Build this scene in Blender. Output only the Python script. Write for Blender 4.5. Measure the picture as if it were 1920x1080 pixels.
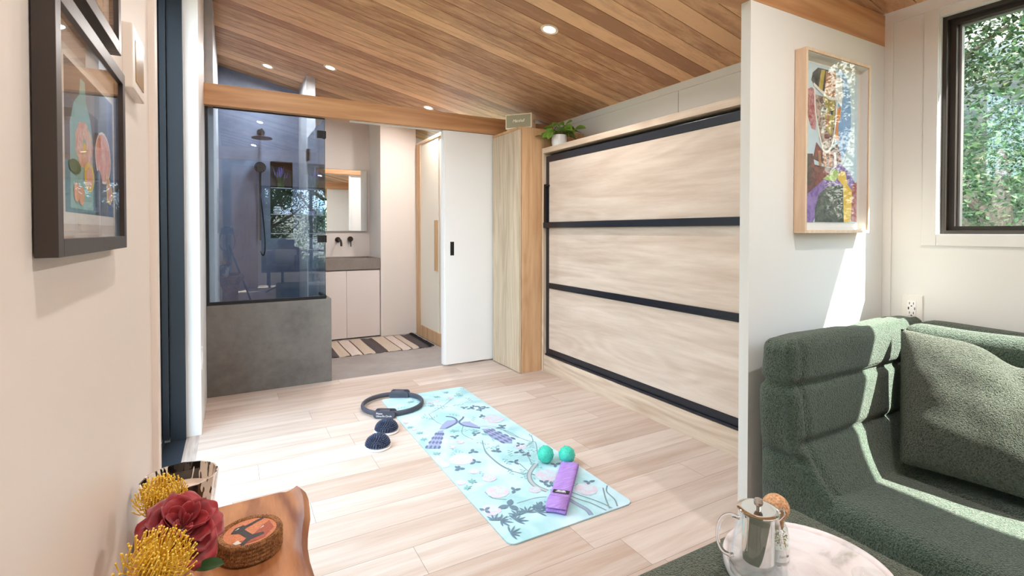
import bpy, bmesh, math, random
from mathutils import Vector, Matrix, noise
random.seed(7)
PI = math.pi
scene = bpy.context.scene
C = scene.collection
for o in list(bpy.data.objects): bpy.data.objects.remove(o)

# ------------------------------------------------------------------ camera
F_PX, YAW, PITCH, CX, CY = 936.58, 29.148, 0.912, 956.67, 448.7
cam = bpy.data.cameras.new('view_camera')
cam.sensor_width = 36.0
cam.lens = F_PX / 1920 * 36.0
cam.shift_x = (960 - CX) / 1920
cam.shift_y = -(540 - CY) / 1920
cam.clip_start = 0.02
camo = bpy.data.objects.new('view_camera', cam); C.objects.link(camo)
camo.location = (0, 0, 1.14)
camo.rotation_euler = (math.radians(90 - PITCH), 0, -math.radians(YAW))
scene.camera = camo

# ------------------------------------------------------------------ light
world = bpy.data.worlds.new('daylight'); scene.world = world; world.use_nodes = True
bg = world.node_tree.nodes['Background']
bg.inputs[0].default_value = (0.64, 0.82, 1.0, 1); bg.inputs[1].default_value = 9.6
sun = bpy.data.lights.new('sun', 'SUN'); sun.energy = 36.0; sun.angle = math.radians(0.6); sun.color = (1.0, 0.95, 0.86)
suno = bpy.data.objects.new('sun', sun); C.objects.link(suno)
suno.location = (6, -5, 8)
SUN_DIR = Vector((-0.40, 0.54, -0.80))
suno.rotation_euler = SUN_DIR.to_track_quat('-Z', 'Y').to_euler()
LAMP_W = 13.0
scene.view_settings.view_transform = 'Standard'
scene.view_settings.look = 'None'
scene.view_settings.gamma = 1
scene.view_settings.use_curve_mapping = False
scene.view_settings.exposure = 0.14
cy = scene.cycles
cy.use_denoising = True
cy.max_bounces = 12; cy.diffuse_bounces = 6; cy.glossy_bounces = 4; cy.transmission_bounces = 8; cy.transparent_max_bounces = 16
cy.caustics_reflective = False; cy.caustics_refractive = False
cy.sample_clamp_indirect = 8.0

# ------------------------------------------------------------------ materials
def nt(name):
    m = bpy.data.materials.new(name); m.use_nodes = True
    n = m.node_tree; b = n.nodes['Principled BSDF']
    return m, n, b
def N(n, t, **kw):
    x = n.nodes.new(t)
    for k, v in kw.items(): setattr(x, k, v)
    return x
def setin(node, **kw):
    for k, v in kw.items(): node.inputs[k.replace('_', ' ')].default_value = v
def rgba(c): return (c[0], c[1], c[2], 1)
def S(*c):   # 0-255 sRGB to linear
    return tuple(((v/255)/12.92 if v/255 <= .04045 else ((v/255+.055)/1.055)**2.4) for v in c)
def ramp(n, stops, interp='LINEAR'):
    r = N(n, 'ShaderNodeValToRGB'); e = r.color_ramp; e.interpolation = interp
    while len(e.elements) < len(stops): e.elements.new(0.5)
    for el, (p, c) in zip(e.elements, stops): el.position = p; el.color = rgba(c)
    return r
def flat(name, c, rough=0.5, metal=0.0, spec=0.5, bump=None, coat=0):
    m, n, b = nt(name)
    b.inputs['Base Color'].default_value = rgba(c); b.inputs['Roughness'].default_value = rough
    b.inputs['Metallic'].default_value = metal; b.inputs['Specular IOR Level'].default_value = spec
    b.inputs['Coat Weight'].default_value = coat
    tc = N(n, 'ShaderNodeTexCoord'); nz = N(n, 'ShaderNodeTexNoise')
    sc, st = bump or (40, 0.02)
    nz.inputs['Scale'].default_value = sc; nz.inputs['Detail'].default_value = 3
    n.links.new(tc.outputs['Object'], nz.inputs['Vector'])
    bp = N(n, 'ShaderNodeBump'); bp.inputs['Strength'].default_value = st; bp.inputs['Distance'].default_value = 0.01
    n.links.new(nz.outputs['Fac'], bp.inputs['Height']); n.links.new(bp.outputs['Normal'], b.inputs['Normal'])
    return m
def wood(name, dark, light, axis='X', scale=1.0, rough=0.5, plank=None, seam=None, var=0.35, grainy=1.0, rings=0.5, knots=False, spec=0.4, stretch=14.0):
    """grain runs along axis. plank=(axis index, width, offset) gives each board its own tone."""
    m, n, b = nt(name); L = n.links.new
    tc = N(n, 'ShaderNodeTexCoord')
    ai = 'XYZ'.index(axis)
    sv = [stretch * scale] * 3; sv[ai] = scale * 0.9
    vec = tc.outputs['Object']
    tone = None
    if plank:
        sep = N(n, 'ShaderNodeSeparateXYZ'); L(vec, sep.inputs[0])
        pa, pw, po = plank[:3]
        a = N(n, 'ShaderNodeMath', operation='SUBTRACT'); L(sep.outputs[pa], a.inputs[0]); a.inputs[1].default_value = po
        d = N(n, 'ShaderNodeMath', operation='DIVIDE'); L(a.outputs[0], d.inputs[0]); d.inputs[1].default_value = pw
        fl = N(n, 'ShaderNodeMath', operation='FLOOR'); L(d.outputs[0], fl.inputs[0])
        key = fl.outputs[0]
        if len(plank) > 3:       # board ends: length, offset
            wn0 = N(n, 'ShaderNodeTexWhiteNoise', noise_dimensions='1D'); L(key, wn0.inputs['W'])
            m1 = N(n, 'ShaderNodeMath', operation='MULTIPLY_ADD'); L(wn0.outputs['Value'], m1.inputs[0]); m1.inputs[1].default_value = plank[3]
            L(sep.outputs[ai], m1.inputs[2])
            d2 = N(n, 'ShaderNodeMath', operation='DIVIDE'); L(m1.outputs[0], d2.inputs[0]); d2.inputs[1].default_value = plank[3]
            f2 = N(n, 'ShaderNodeMath', operation='FLOOR'); L(d2.outputs[0], f2.inputs[0])
            k2 = N(n, 'ShaderNodeMath', operation='MULTIPLY_ADD'); L(f2.outputs[0], k2.inputs[0]); k2.inputs[1].default_value = 17.37; L(key, k2.inputs[2])
            key = k2.outputs[0]
        wn = N(n, 'ShaderNodeTexWhiteNoise', noise_dimensions='1D'); L(key, wn.inputs['W'])
        tone = wn
        off = N(n, 'ShaderNodeVectorMath', operation='MULTIPLY_ADD'); L(wn.outputs['Color'], off.inputs[0]); off.inputs[1].default_value = (7, 7, 7); L(vec, off.inputs[2])
        vec = off.outputs[0]
    mp = N(n, 'ShaderNodeMapping'); mp.inputs['Scale'].default_value = sv; L(vec, mp.inputs['Vector'])
    n1 = N(n, 'ShaderNodeTexNoise'); setin(n1, Scale=1.0, Detail=9.0, Roughness=0.62, Distortion=0.3); L(mp.outputs[0], n1.inputs['Vector'])
    mp2 = N(n, 'ShaderNodeMapping'); sv2 = [stretch * .35 * scale] * 3; sv2[ai] = scale * 0.5; mp2.inputs['Scale'].default_value = sv2; L(vec, mp2.inputs['Vector'])
    n2 = N(n, 'ShaderNodeTexNoise'); setin(n2, Scale=1.0, Detail=1.0, Distortion=0.4); L(mp2.outputs[0], n2.inputs['Vector'])
    mr = N(n, 'ShaderNodeMath', operation='MULTIPLY'); L(n2.outputs['Fac'], mr.inputs[0]); mr.inputs[1].default_value = 60.0
    sn = N(n, 'ShaderNodeMath', operation='SINE'); L(mr.outputs[0], sn.inputs[0])
    rg = N(n, 'ShaderNodeMath', operation='MULTIPLY_ADD'); L(sn.outputs[0], rg.inputs[0]); rg.inputs[1].default_value = 0.10 * rings; L(n1.outputs['Fac'], rg.inputs[2])
    # fine pores
    mp3 = N(n, 'ShaderNodeMapping'); sv3 = [stretch * 9 * scale] * 3; sv3[ai] = scale * 7; mp3.inputs['Scale'].default_value = sv3; L(vec, mp3.inputs['Vector'])
    n3 = N(n, 'ShaderNodeTexNoise'); setin(n3, Scale=1.0, Detail=3.0); L(mp3.outputs[0], n3.inputs['Vector'])
    ad = N(n, 'ShaderNodeMath', operation='MULTIPLY_ADD'); L(n3.outputs['Fac'], ad.inputs[0]); ad.inputs[1].default_value = 0.22 * grainy; L(rg.outputs[0], ad.inputs[2])
    src = ad.outputs[0]
    if tone:
        t2 = N(n, 'ShaderNodeMath', operation='SUBTRACT'); L(tone.outputs['Value'], t2.inputs[0]); t2.inputs[1].default_value = 0.5
        t3 = N(n, 'ShaderNodeMath', operation='MULTIPLY_ADD'); L(t2.outputs[0], t3.inputs[0]); t3.inputs[1].default_value = var; L(src, t3.inputs[2]); src = t3.outputs[0]
    rp = ramp(n, [(0.35, dark), (0.62, tuple((a*.45+c*.55) for a, c in zip(dark, light))), (0.85, light)])
    L(src, rp.inputs[0]); col = rp.outputs[0]
    if knots:
        vo = N(n, 'ShaderNodeMapping'); s3 = [2.6] * 3; s3[ai] = .55; vo.inputs['Scale'].default_value = s3; L(tc.outputs['Object'], vo.inputs['Vector'])
        nk = N(n, 'ShaderNodeTexNoise'); setin(nk, Scale=5.0, Detail=4.0, Distortion=0.8); L(vo.outputs[0], nk.inputs['Vector'])
        rk = ramp(n, [(0.0, (1, 1, 1)), (0.715, (1, 1, 1)), (0.76, (.35, .25, .18))]); L(nk.outputs['Fac'], rk.inputs[0])
        mx = N(n, 'ShaderNodeMix', data_type='RGBA', blend_type='MULTIPLY'); mx.inputs[0].default_value = 0.8
        L(col, mx.inputs[6]); L(rk.outputs[0], mx.inputs[7]); col = mx.outputs[2]
    hsrc = n3.outputs['Fac']
    if seam:                      # thin joints between boards
        fr = N(n, 'ShaderNodeMath', operation='FRACT'); L(d.outputs[0], fr.inputs[0])
        e1 = N(n, 'ShaderNodeMath', operation='LESS_THAN'); L(fr.outputs[0], e1.inputs[0]); e1.inputs[1].default_value = seam / plank[1]
        mask = e1.outputs[0]
        if len(plank) > 3:
            fr2 = N(n, 'ShaderNodeMath', operation='FRACT'); L(d2.outputs[0], fr2.inputs[0])
            e2 = N(n, 'ShaderNodeMath', operation='LESS_THAN'); L(fr2.outputs[0], e2.inputs[0]); e2.inputs[1].default_value = seam / plank[3]
            mm = N(n, 'ShaderNodeMath', operation='MAXIMUM'); L(mask, mm.inputs[0]); L(e2.outputs[0], mm.inputs[1]); mask = mm.outputs[0]
        mx = N(n, 'ShaderNodeMix', data_type='RGBA'); L(mask, mx.inputs[0]); L(col, mx.inputs[6]); mx.inputs[7].default_value = rgba(tuple(v*.45 for v in dark)); col = mx.outputs[2]
    L(col, b.inputs['Base Color'])
    b.inputs['Roughness'].default_value = rough; b.inputs['Specular IOR Level'].default_value = spec
    bp = N(n, 'ShaderNodeBump'); bp.inputs['Strength'].default_value = 0.12; bp.inputs['Distance'].default_value = 0.003
    L(hsrc, bp.inputs['Height']); L(bp.outputs['Normal'], b.inputs['Normal'])
    return m
def plaster(name, c1, c2, rough=0.6, scale=2.0, spec=0.35):
    m, n, b = nt(name); L = n.links.new
    tc = N(n, 'ShaderNodeTexCoord')
    n1 = N(n, 'ShaderNodeTexNoise'); setin(n1, Scale=scale, Detail=8.0, Roughness=0.6, Distortion=0.5); L(tc.outputs['Object'], n1.inputs['Vector'])
    n2 = N(n, 'ShaderNodeTexNoise'); setin(n2, Scale=scale*9, Detail=4.0, Roughness=0.6); L(tc.outputs['Object'], n2.inputs['Vector'])
    a = N(n, 'ShaderNodeMath', operation='MULTIPLY_ADD'); L(n2.outputs['Fac'], a.inputs[0]); a.inputs[1].default_value = 0.3; L(n1.outputs['Fac'], a.inputs[2])
    r = ramp(n, [(0.45, c1), (0.85, c2)]); L(a.outputs[0], r.inputs[0]); L(r.outputs[0], b.inputs['Base Color'])
    b.inputs['Roughness'].default_value = rough; b.inputs['Specular IOR Level'].default_value = spec
    bp = N(n, 'ShaderNodeBump'); bp.inputs['Strength'].default_value = 0.05; L(n2.outputs['Fac'], bp.inputs['Height']); L(bp.outputs['Normal'], b.inputs['Normal'])
    return m
def pane_glass(name, tint=(1, 1, 1), ior=1.5, extra=0.0):
    m = bpy.data.materials.new(name); m.use_nodes = True; n = m.node_tree; n.nodes.clear(); L = n.links.new
    out = N(n, 'ShaderNodeOutputMaterial'); tr = N(n, 'ShaderNodeBsdfTransparent'); tr.inputs[0].default_value = rgba(tint)
    gl = N(n, 'ShaderNodeBsdfGlossy'); gl.inputs['Roughness'].default_value = 0.0; gl.inputs[0].default_value = (1, 1, 1, 1)
    fr = N(n, 'ShaderNodeFresnel')      # same reflectance from both faces of the thin pane
    ge = N(n, 'ShaderNodeNewGeometry'); mi_ = N(n, 'ShaderNodeMath', operation='MULTIPLY_ADD'); L(ge.outputs['Backfacing'], mi_.inputs[0]); mi_.inputs[1].default_value = 1/ior - ior; mi_.inputs[2].default_value = ior; L(mi_.outputs[0], fr.inputs['IOR'])
    ml = N(n, 'ShaderNodeMath', operation='ADD'); L(fr.outputs[0], ml.inputs[0]); ml.inputs[1].default_value = extra
    mx = N(n, 'ShaderNodeMixShader'); L(ml.outputs[0], mx.inputs[0]); L(tr.outputs[0], mx.inputs[1]); L(gl.outputs[0], mx.inputs[2]); L(mx.outputs[0], out.inputs[0])
    return m
def real_glass(name, col=(1, 1, 1), rough=0.0, ior=1.45):
    m, n, b = nt(name)
    b.inputs['Base Color'].default_value = rgba(col); b.inputs['Transmission Weight'].default_value = 1.0
    b.inputs['Roughness'].default_value = rough; b.inputs['IOR'].default_value = ior
    return m
def emis(name, c, s):
    m = bpy.data.materials.new(name); m.use_nodes = True; n = m.node_tree; n.nodes.clear()
    out = N(n, 'ShaderNodeOutputMaterial'); e = N(n, 'ShaderNodeEmission'); e.inputs[0].default_value = rgba(c); e.inputs[1].default_value = s
    n.links.new(e.outputs[0], out.inputs[0]); return m
def boucle(name, c1, c2, scale=230, depth=0.006):
    m, n, b = nt(name); L = n.links.new
    tc = N(n, 'ShaderNodeTexCoord')
    n0 = N(n, 'ShaderNodeTexNoise'); setin(n0, Scale=scale*.5, Detail=2.0); L(tc.outputs['Object'], n0.inputs['Vector'])
    vm = N(n, 'ShaderNodeVectorMath', operation='MULTIPLY_ADD'); L(n0.outputs['Color'], vm.inputs[0]); vm.inputs[1].default_value = (.012,)*3; L(tc.outputs['Object'], vm.inputs[2])
    vo = N(n, 'ShaderNodeTexVoronoi'); vo.inputs['Scale'].default_value = scale; L(vm.outputs[0], vo.inputs['Vector'])
    r = ramp(n, [(0.0, c2), (0.35, tuple(.5*(a+d) for a, d in zip(c1, c2))), (0.75, c1)]); L(vo.outputs['Distance'], r.inputs[0])
    n1 = N(n, 'ShaderNodeTexNoise'); setin(n1, Scale=3.0, Detail=2.0); L(tc.outputs['Object'], n1.inputs['Vector'])
    r2 = ramp(n, [(0.3, (.85,)*3), (0.7, (1.12,)*3)]); L(n1.outputs['Fac'], r2.inputs[0])
    mx = N(n, 'ShaderNodeMix', data_type='RGBA', blend_type='MULTIPLY'); mx.inputs[0].default_value = 1; L(r.outputs[0], mx.inputs[6]); L(r2.outputs[0], mx.inputs[7])
    L(mx.outputs[2], b.inputs['Base Color']); b.inputs['Roughness'].default_value = 0.95; b.inputs['Specular IOR Level'].default_value = 0.15
    b.inputs['Sheen Weight'].default_value = 0.3; b.inputs['Sheen Roughness'].default_value = 0.5; b.inputs['Sheen Tint'].default_value = (1, .98, .9, 1)
    bp = N(n, 'ShaderNodeBump'); bp.invert = True; bp.inputs['Strength'].default_value = 1.0; bp.inputs['Distance'].default_value = depth
    L(vo.outputs['Distance'], bp.inputs['Height']); L(bp.outputs['Normal'], b.inputs['Normal'])
    return m

M = {}
M['white'] = flat('white_paint', S(230, 231, 229), 0.55)
M['white_left'] = flat('warm_white_paint', S(232, 222, 214), 0.5)
M['white_cool'] = flat('white_semi_gloss', S(238, 239, 240), 0.35)
M['floor'] = wood('oak_floor', S(180, 156, 140), S(210, 196, 186), 'X', 1.2, 0.42, plank=(1, 0.164, 1.567, 1.35), seam=0.0016, var=0.34, rings=.35, knots=False, spec=.35)
M['ceiling'] = wood('cedar_ceiling', S(168, 122, 88), S(234, 190, 146), 'X', 1.4, 0.45, plank=(1, 0.12, -0.021), var=0.6, rings=0.3, spec=.4)
M['dark_gap'] = flat('dark_gap', S(50, 32, 20), 0.8)
M['beam'] = wood('fir_beam', S(178, 128, 88), S(220, 174, 130), 'X', 1.0, 0.45, rings=0.7, grainy=.7)
M['oak_v'] = wood('oak_vertical', S(186, 142, 102), S(218, 182, 142), 'Z', 1.3, 0.5, rings=0.6)
M['oak_h'] = wood('whitewashed_oak', S(190, 168, 150), S(222, 206, 192), 'Y', 1.3, 0.5, rings=0.5, knots=False, stretch=9)
M['oak_trim'] = wood('oak_surround', S(184, 160, 138), S(220, 202, 182), 'Y', 1.5, 0.5, rings=0.9)
M['oak_trim_v'] = wood('oak_surround_upright', S(182, 156, 130), S(222, 202, 178), 'Z', 1.5, 0.5, rings=0.9)
M['steel'] = flat('blackened_steel', S(24, 28, 38), 0.3, 0.0, 0.5)
M['black'] = flat('matte_black_metal', S(26, 26, 28), 0.35, 0.2)
M['bronze'] = flat('dark_bronze', S(58, 48, 42), 0.3, 0.8)
M['alu'] = flat('dark_anodised_aluminium', S(48, 54, 62), 0.35, 0.35)
M['alu_dark'] = flat('dark_window_frame', S(52, 46, 42), 0.35, 0.2)
M['concrete'] = plaster('polished_concrete', S(92, 88, 84), S(126, 122, 117), 0.5, 2.2)
M['concrete_floor'] = plaster('concrete_floor', S(138, 130, 126), S(162, 154, 150), 0.42, 1.6)
M['counter'] = plaster('concrete_counter', S(122, 112, 106), S(142, 132, 126), 0.45, 4)
M['shower_wall'] = plaster('grey_shower_plaster', S(98, 108, 128), S(128, 138, 158), 0.55, 1.6)
M['pier'] = plaster('pale_plaster', S(170, 176, 184), S(200, 204, 208), 0.5, 2)
M['glass'] = pane_glass('shower_glass', (0.80, 0.87, 0.94), 1.52, 0.03)
M['glass_edge'] = real_glass('green_glass_edge', S(120, 170, 160), 0.1)
M['window_glass'] = pane_glass('window_glass', (0.97, 0.99, 0.98), 1.45)
M['frame_glass'] = pane_glass('picture_glass', (0.99, 0.99, 0.99), 1.19)
M['mirror'] = flat('mirror_silver', (0.92, 0.93, 0.93), 0.01, 1.0, 0.5, (1, 0.0))
M['chrome'] = flat('polished_steel', (0.82, 0.80, 0.77), 0.06, 1.0, .5, (5, 0.0))
M['clear'] = real_glass('clear_glass')
M['thin_clear'] = pane_glass('thin_clear_glass', (.97, .98, .98), 1.45, .01)
M['lamp'] = emis('lamp_lens', (1.0, 0.80, 0.58), 14.0)
M['lamp_trim'] = flat('lamp_trim', S(240, 225, 205), 0.4)
M['cream'] = flat('cream_panel', S(232, 222, 206), 0.5)
M['sofa'] = boucle('green_boucle', S(48, 66, 55), S(96, 118, 102))
M['pillow'] = boucle('grey_green_boucle', S(44, 54, 44), S(100, 110, 94), 260, 0.007)
M['ottoman'] = boucle('ottoman_boucle', S(52, 64, 50), S(96, 110, 90), 250)
M['teak'] = wood('teak', S(128, 74, 42), S(196, 138, 90), 'Y', 3.2, 0.45, rings=1.6, stretch=5, spec=.35)
M['walnut_dark'] = flat('dark_frame_wood', S(56, 46, 42), 0.38)
M['maple'] = wood('pale_maple', S(208, 180, 150), S(236, 214, 188), 'Z', 2, 0.5, rings=.3)
M['mat_white'] = flat('picture_mat', S(236, 232, 226), 0.7)

# ------------------------------------------------------------------ mesh helpers
class MB:
    def __init__(s): s.v = []; s.f = []; s.m = []; s.uv = {}
    def add(s, vs, fs, mi=0):
        o = len(s.v); s.v += [tuple(v) for v in vs]
        for f in fs: s.f.append(tuple(o + i for i in f)); s.m.append(mi)
        return s
    def box(s, x0, x1, y0, y1, z0, z1, mi=0, bev=0.0):
        if x0 > x1: x0, x1 = x1, x0
        if y0 > y1: y0, y1 = y1, y0
        if z0 > z1: z0, z1 = z1, z0
        if bev > 0:
            bm = bmesh.new()
            bmesh.ops.create_cube(bm, size=1, matrix=Matrix.Translation(((x0+x1)/2, (y0+y1)/2, (z0+z1)/2)) @ Matrix.Diagonal((x1-x0, y1-y0, z1-z0, 1)))
            bmesh.ops.bevel(bm, geom=bm.edges[:], offset=bev, segments=2, affect='EDGES', profile=.6)
            s.frombm(bm, mi); return s
        V = [(x0, y0, z0), (x1, y0, z0), (x1, y1, z0), (x0, y1, z0), (x0, y0, z1), (x1, y0, z1), (x1, y1, z1), (x0, y1, z1)]
        return s.add(V, [(3, 2, 1, 0), (4, 5, 6, 7), (0, 1, 5, 4), (1, 2, 6, 5), (2, 3, 7, 6), (3, 0, 4, 7)], mi)
    def frombm(s, bm, mi=0):
        bm.verts.index_update()
        s.add([v.co[:] for v in bm.verts], [[v.index for v in f.verts] for f in bm.faces], mi); bm.free()
    def prism(s, pts, h, mi=0, frame=None):
        """pts 2-D outline; frame(u,v,w)->xyz, w from 0..h"""
        fr = frame or (lambda u, v, w: (u, v, w)); k = len(pts)
        V = [fr(u, v, 0) for u, v in pts] + [fr(u, v, h) for u, v in pts]
        F = [tuple(range(k))[::-1], tuple(range(k, 2*k))] + [(i, (i+1) % k, k+(i+1) % k, k+i) for i in range(k)]
        return s.add(V, F, mi)
    def tube(s, path, r, n=10, mi=0, cap=True, radii=None, closed=False):
        P = [Vector(p) for p in path]; k = len(P); rings = []
        up = Vector((0, 0, 1)); last = None
        for i, p in enumerate(P):
            if closed: t = (P[(i+1) % k] - P[i-1]).normalized()
            else: t = (P[min(i+1, k-1)] - P[max(i-1, 0)]).normalized()
            if last is None:
                a = up if abs(t.z) < .9 else Vector((1, 0, 0)); x = t.cross(a).normalized()
            else:
                x = (last - t * last.dot(t)).normalized()
            last = x; y = t.cross(x); rr = radii[i] if radii else r
            rings.append([p + (x*math.cos(2*PI*j/n) + y*math.sin(2*PI*j/n)) * rr for j in range(n)])
        V = [v for q in rings for v in q]; F = []
        for i in range(k if closed else k-1):
            i2 = (i+1) % k
            for j in range(n): F.append((i*n+j, i*n+(j+1) % n, i2*n+(j+1) % n, i2*n+j))
        if cap and not closed: F.append(tuple(range(n))[::-1]); F.append(tuple((k-1)*n+j for j in range(n)))
        return s.add(V, F, mi)
    def lathe(s, prof, c=(0, 0, 0), n=32, mi=0, axis='Z', sx=1, sy=1):
        V = []; F = []; k = len(prof)
        for r, z in prof:
            for j in range(n):
                a = 2*PI*j/n; x, y = r*math.cos(a)*sx, r*math.sin(a)*sy
                if axis == 'Z': V.append((c[0]+x, c[1]+y, c[2]+z))
                elif axis == 'Y': V.append((c[0]+x, c[1]+z, c[2]+y))
                else: V.append((c[0]+z, c[1]+x, c[2]+y))
        for i in range(k-1):
            for j in range(n): F.append((i*n+j, i*n+(j+1) % n, (i+1)*n+(j+1) % n, (i+1)*n+j))
        if prof[0][0] > 1e-6: F.append(tuple(range(n))[::-1])
        if prof[-1][0] > 1e-6: F.append(tuple((k-1)*n+j for j in range(n)))
        return s.add(V, F, mi)
    def sphere(s, c, r, n=20, mi=0, sz=1):
        k = n//2
        return s.lathe([(max(r*math.sin(PI*i/k), 1e-7), -r*sz*math.cos(PI*i/k)) for i in range(k+1)], c, n, mi)

ORG = {}
def worg(o):
    return ORG.get(o.name, Vector((0, 0, 0))) if o else Vector((0, 0, 0))
def obj(name, mb, mats, parent=None, smooth=None, label=None, local=False):
    me = bpy.data.meshes.new(name)
    w = Vector((0, 0, 0)) if local else worg(parent)
    me.from_pydata([(v[0]-w.x, v[1]-w.y, v[2]-w.z) for v in mb.v], [], mb.f)
    if not isinstance(mats, (list, tuple)): mats = [mats]
    for m in mats: me.materials.append(m)
    if len(mats) > 1: me.polygons.foreach_set('material_index', mb.m)
    bm = bmesh.new(); bm.from_mesh(me); bmesh.ops.remove_doubles(bm, verts=bm.verts, dist=1e-6)
    bmesh.ops.recalc_face_normals(bm, faces=bm.faces); bm.to_mesh(me); bm.free()
    o = bpy.data.objects.new(name, me); C.objects.link(o)
    ORG[o.name] = w.copy()
    if parent: o.parent = parent
    if smooth is not None:
        me.polygons.foreach_set('use_smooth', [True]*len(me.polygons))
        if smooth < 179: me.set_sharp_from_angle(angle=math.radians(smooth))
    if label: o['label'] = label
    return o
def thing(name, loc, label, cat, group=None, rot=0):
    o = bpy.data.objects.new(name, None); o.empty_display_size = .05; C.objects.link(o)
    o.location = loc; o.rotation_euler[2] = rot
    ORG[o.name] = Vector(loc); o['label'] = label; o['category'] = cat
    if group: o['group'] = group
    return o
def tag(o, label, cat, group=None):
    o['label'] = label; o['category'] = cat
    if group: o['group'] = group
    return o
def struct(name, mb, mats, smooth=None, parent=None):
    o = obj(name, mb, mats, parent, smooth)
    if not parent: o['kind'] = 'structure'
    return o
def text_mb(txt, size, frame, depth=0.0006, shear=0.0, align='CENTER', spacing=1.0):
    cu = bpy.data.curves.new('lettering', 'FONT'); cu.body = txt; cu.size = size; cu.extrude = depth; cu.align_x = align; cu.align_y = 'CENTER'; cu.shear = shear
    cu.space_character = spacing; cu.resolution_u = 3
    to = bpy.data.objects.new('lettering', cu); C.objects.link(to)
    dg = bpy.context.evaluated_depsgraph_get(); dg.update()
    me = bpy.data.meshes.new_from_object(to.evaluated_get(dg)); mb = MB()
    mb.add([frame(*v.co) for v in me.vertices], [tuple(p.vertices) for p in me.polygons])
    bpy.data.objects.remove(to); bpy.data.curves.remove(cu); bpy.data.meshes.remove(me)
    return mb
def rounded_block(dims, r, seg, disp, frame, mats, name, parent, res=0.02):
    """soft upholstered block: box of half sizes dims, corner radius r; disp(p,n)->offset; frame maps local->world"""
    hx, hy, hz = dims; mb = MB(); cache = {}
    cnt = [max(2, int(2*h/res)) for h in dims]
    def put(p):
        key = (round(p[0], 5), round(p[1], 5), round(p[2], 5))
        if key not in cache:
            q = Vector(p); c = Vector([max(-h+r, min(h-r, a)) for a, h in zip(q, dims)])
            nn = q - c
            if nn.length < 1e-9: nn = Vector((0, 0, 1))
            nn.normalize(); w = c + nn * r
            w = w + nn * disp(w, nn)
            cache[key] = len(mb.v); mb.v.append(frame(w))
        return cache[key]
    for ax in range(3):
        a, b = [i for i in range(3) if i != ax]
        for sg in (-1, 1):
            for i in range(cnt[a]):
                for j in range(cnt[b]):
                    q = []
                    for di, dj in ((0, 0), (1, 0), (1, 1), (0, 1)):
                        p = [0, 0, 0]; p[ax] = sg*dims[ax]; p[a] = -dims[a] + 2*dims[a]*(i+di)/cnt[a]; p[b] = -dims[b] + 2*dims[b]*(j+dj)/cnt[b]
                        q.append(put(p))
                    if len(set(q)) == 4: mb.f.append(tuple(q)); mb.m.append(0)
    return obj(name, mb, mats, parent, 180)

# ================================================================== SETTING
XW, XL = 2.646, -0.155
def zc(x): return 2.138 + 0.22 * (XW - x)
BACK = -3.9
# floor
mb = MB(); mb.box(-0.165, XW+.1, BACK-.1, 3.974, -0.12, 0); struct('floor', mb, M['floor'])
mb = MB(); mb.box(-0.3, 2.0, 3.974, 6.0, -0.12, 0); struct('floor', mb, M['concrete_floor'])
# ceiling boards: real boards with gaps on a dark backing
mb = MB(); y = -0.021 - 33*0.12
while y < 6.05:
    a, b = y + .0022, y + .1178; x0, x1 = -0.6, XW + .2
    V = [(x, yy, zc(x) + dz) for dz in (0, .02) for x, yy in ((x0, a), (x1, a), (x1, b), (x0, b))]
    mb.add(V, [(0, 1, 2, 3), (7, 6, 5, 4), (0, 4, 5, 1), (1, 5, 6, 2), (2, 6, 7, 3), (3, 7, 4, 0)], 0)
    y += .12
V = [(x, yy, zc(x) + dz) for dz in (.012, .2) for x, yy in ((-0.6, -4.1), (XW+.2, -4.1), (XW+.2, 6.1), (-0.6, 6.1))]
mb.add(V, [(0, 1, 2, 3), (7, 6, 5, 4), (0, 4, 5, 1), (1, 5, 6, 2), (2, 6, 7, 3), (3, 7, 4, 0)], 1)
struct('ceiling', mb, [M['ceiling'], M['dark_gap']])
# left wall: near run, pilaster beside the glass door, lintel
mb = MB(); mb.box(-.45, XL, BACK-.1, 1.372, -.1, 3.0); struct('wall_left', mb, M['white_left'])
mb = MB(); mb.box(-.24, XL+.004, 1.372, 1.40, 0, 2.6, bev=.003); mb.box(-.24, XL+.012, 1.33, 1.372, 0, 2.6, bev=.002); struct('trim_1', mb, M['white_left'])
mb = MB(); mb.box(-.45, -.222, 3.27, 3.99, -.1, 3.0); mb.box(-.222, XL, 3.27, 3.974, 0, 3.0, bev=.002); mb.box(-.45, XL, 3.974, 4.02, 2.133, 3.0); struct('wall_left', mb, M['white_cool'])
mb = MB(); mb.box(-.45, XL, 1.40, 3.27, 2.5, 3.0); struct('wall_left', mb, M['white_left'])
# right (window) wall
WY0, WY1, WZ0, WZ1 = -0.75, 0.98, 1.128, 2.056
mb = MB()
mb.box(XW, XW+.14, BACK-.1, 3.96, -.1, WZ0); mb.box(XW, XW+.14, BACK-.1, 3.96, WZ1, 2.5)
mb.box(XW, XW+.14, BACK-.1, WY0, WZ0, WZ1); mb.box(XW, XW+.14, WY1, 3.96, WZ0, WZ1)
struct('wall_right', mb, M['white'])
mb = MB(); mb.box(XW-.009, XW, BACK, 3.9, 2.089, 2.145, bev=.0015); struct('trim_2', mb, M['white'])
mb = MB(); mb.box(XW-.010, XW, 1.149, 1.183, 0, 2.089, bev=.0015); struct('trim_3', mb, M['white'])
mb = MB(); mb.box(XW-.010, XW, WY1+.002, WY1+.052, 1.079, 2.089, bev=.0012); struct('trim_4', mb, M['white'])
mb = MB(); mb.box(XW-.010, XW, WY0, WY1+.001, 1.079, WZ0, bev=.0012); struct('trim_5', mb, M['white'])
mb = MB(); mb.box(XW-.003, XW, 2.4075, 2.4105, 1.81, 2.089); struct('trim_6', mb, flat('panel_joint', S(190, 188, 184), .6))
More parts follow.
